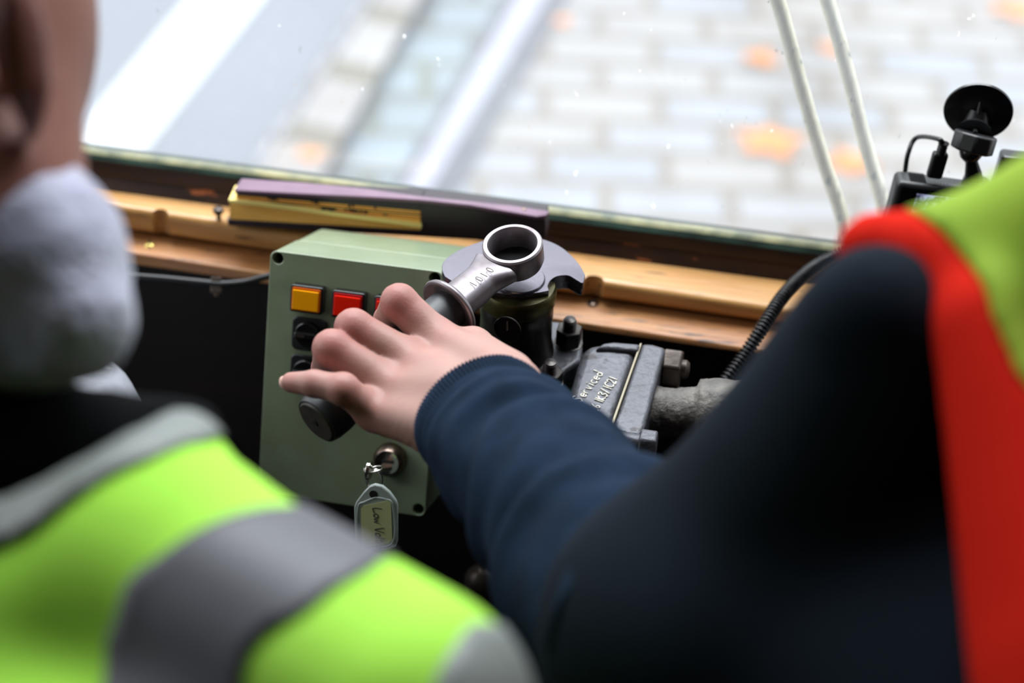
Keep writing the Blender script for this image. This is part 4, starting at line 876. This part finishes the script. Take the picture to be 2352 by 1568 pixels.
ff = union([ell(hp(10, 600, .66), (.048, .046, .046)), cap(hp(-150, 480, .66), hp(60, 700, .655), .035, .032), cap(hp(110, 600, .64), hp(165, 720, .635), .026, .021), ell(hp(150, 745, .64), (.023, .02, .020))], .012)
def fleecef(P): return ff(P)+.0012*np.sin(P[:, 0]*190+3*np.sin(P[:, 2]*90))*np.sin(P[:, 1]*170)*np.sin(P[:, 2]*210)
FV, FF_ = surfnet(fleecef, v3(-.42, .35, 1.25), v3(-.05, .70, 1.62), .0035)
mesh('fleece_collar', FV, FF_, 'fleece', pl_, smooth=180)
jf = union([cap(hp(-80, 1080, .67), hp(240, 1030, .675), .045, .024), cap(hp(300, 1080, .675), hp(420, 1010, .675), .018, .012), cap(hp(-60, 1150, .70), v3(-.27, .48, .9), .046, .088), cap(hp(380, 960, .675), hp(470, 962, .675), .006, .004)], .015)
JV, JF = surfnet(jf, v3(-.45, .3, .78), v3(.0, .75, 1.5), .005)
mesh('black_jacket', JV, JF, 'blackcloth', pl_, smooth=180)
vf = union([cap(hp(330, 1345, .625), hp(900, 1660, .575), .0505, .046), cap(hp(60, 1480, .63), hp(330, 1340, .625), .052, .050), cap(hp(240, 1235, .64), hp(405, 1052, .645), .035, .0145), cap(hp(-150, 1650, .63), hp(60, 1460, .63), .065, .052),
            cap(hp(-100, 1900, .62), hp(500, 1900, .60), .08, .07), cap(hp(-200, 1480, .63), hp(240, 1240, .635), .045, .034)], .014)
LVv, LFf = surfnet(vf, v3(-.50, .20, .95), v3(.05, .72, 1.62), .004); LFf = orient(LVv, LFf, vf, .003); LVv = relax(LVv, LFf, 2)
P_ = facepx(LVv, LFf)
pip = [(-400, 1100), (-200, 1180), (0, 1180), (130, 1120), (250, 1050), (350, 990), (480, 930), (560, 960), (510, 1010), (400, 1050), (310, 1085), (230, 1130), (150, 1180), (80, 1225), (-20, 1275), (-400, 1330)]
bandp = [(240, 1700), (255, 1500), (275, 1390), (300, 1335), (370, 1285), (450, 1240), (540, 1200), (620, 1185), (700, 1178), (850, 1170), (920, 1260), (890, 1300), (800, 1350), (700, 1415), (620, 1455), (580, 1478), (562, 1520), (545, 1700)]
cuffp = [(985, 1600), (1010, 1530), (1050, 1470), (1080, 1440), (1300, 1500), (1300, 1700), (960, 1700)]
blk = [(-400, 700), (480, 930), (350, 990), (250, 1050), (130, 1120), (0, 1180), (-200, 1180), (-400, 1100)]
sp, sb_, sc, sk = inpoly(P_, pip), inpoly(P_, bandp), inpoly(P_, cuffp), inpoly(P_, blk)
def biggest(F, sel):
    ids = np.flatnonzero(sel); par = {}
    def fd(a):
        while par.setdefault(a, a) != a: par[a] = par[par[a]]; a = par[a]
        return a
    for q in F[ids]:
        r0 = fd(int(q[0]))
        for v in q[1:]: par[fd(int(v))] = r0; r0 = fd(r0)
    lab = np.array([fd(int(F[i][0])) for i in ids]); u_, c_ = np.unique(lab, return_counts=True); out = np.zeros(len(F), bool); out[ids[lab == u_[c_.argmax()]]] = True; return out
sb_ = biggest(LFf, sb_ & ~sp); sp = biggest(LFf, sp); sc = biggest(LFf, sc & ~sb_ & ~sp)
vestsel = biggest(LFf, ~sk)
mesh('vest', *shell(LVv, LFf, vestsel, 0, .0025), 'hivis', pl_, smooth=180)
mesh('reflective_band', *shell(LVv, LFf, sb_, .0015, .0025), 'reflect', pl_, smooth=180)
mesh('neck_piping', *shell(LVv, LFf, sp, .0015, .0035), 'reflectl', pl_, smooth=180)
mesh('lower_sleeve_band', *shell(LVv, LFf, sc, .0015, .0025), 'reflectl', pl_, smooth=180)
TV3, TF3 = surfnet(union([cap(v3(-.31, .45, .92), v3(-.31, .46, .14), .105, .066), cap(v3(-.15, .45, .92), v3(-.15, .46, .14), .105, .066), cap(v3(-.31, .46, .90), v3(-.17, .46, .90), .105, .105)], .01), v3(-.48, .28, .04), v3(.02, .65, 1.04), .012)
mesh('trousers', TV3, TF3, 'blackcloth', pl_, smooth=180)
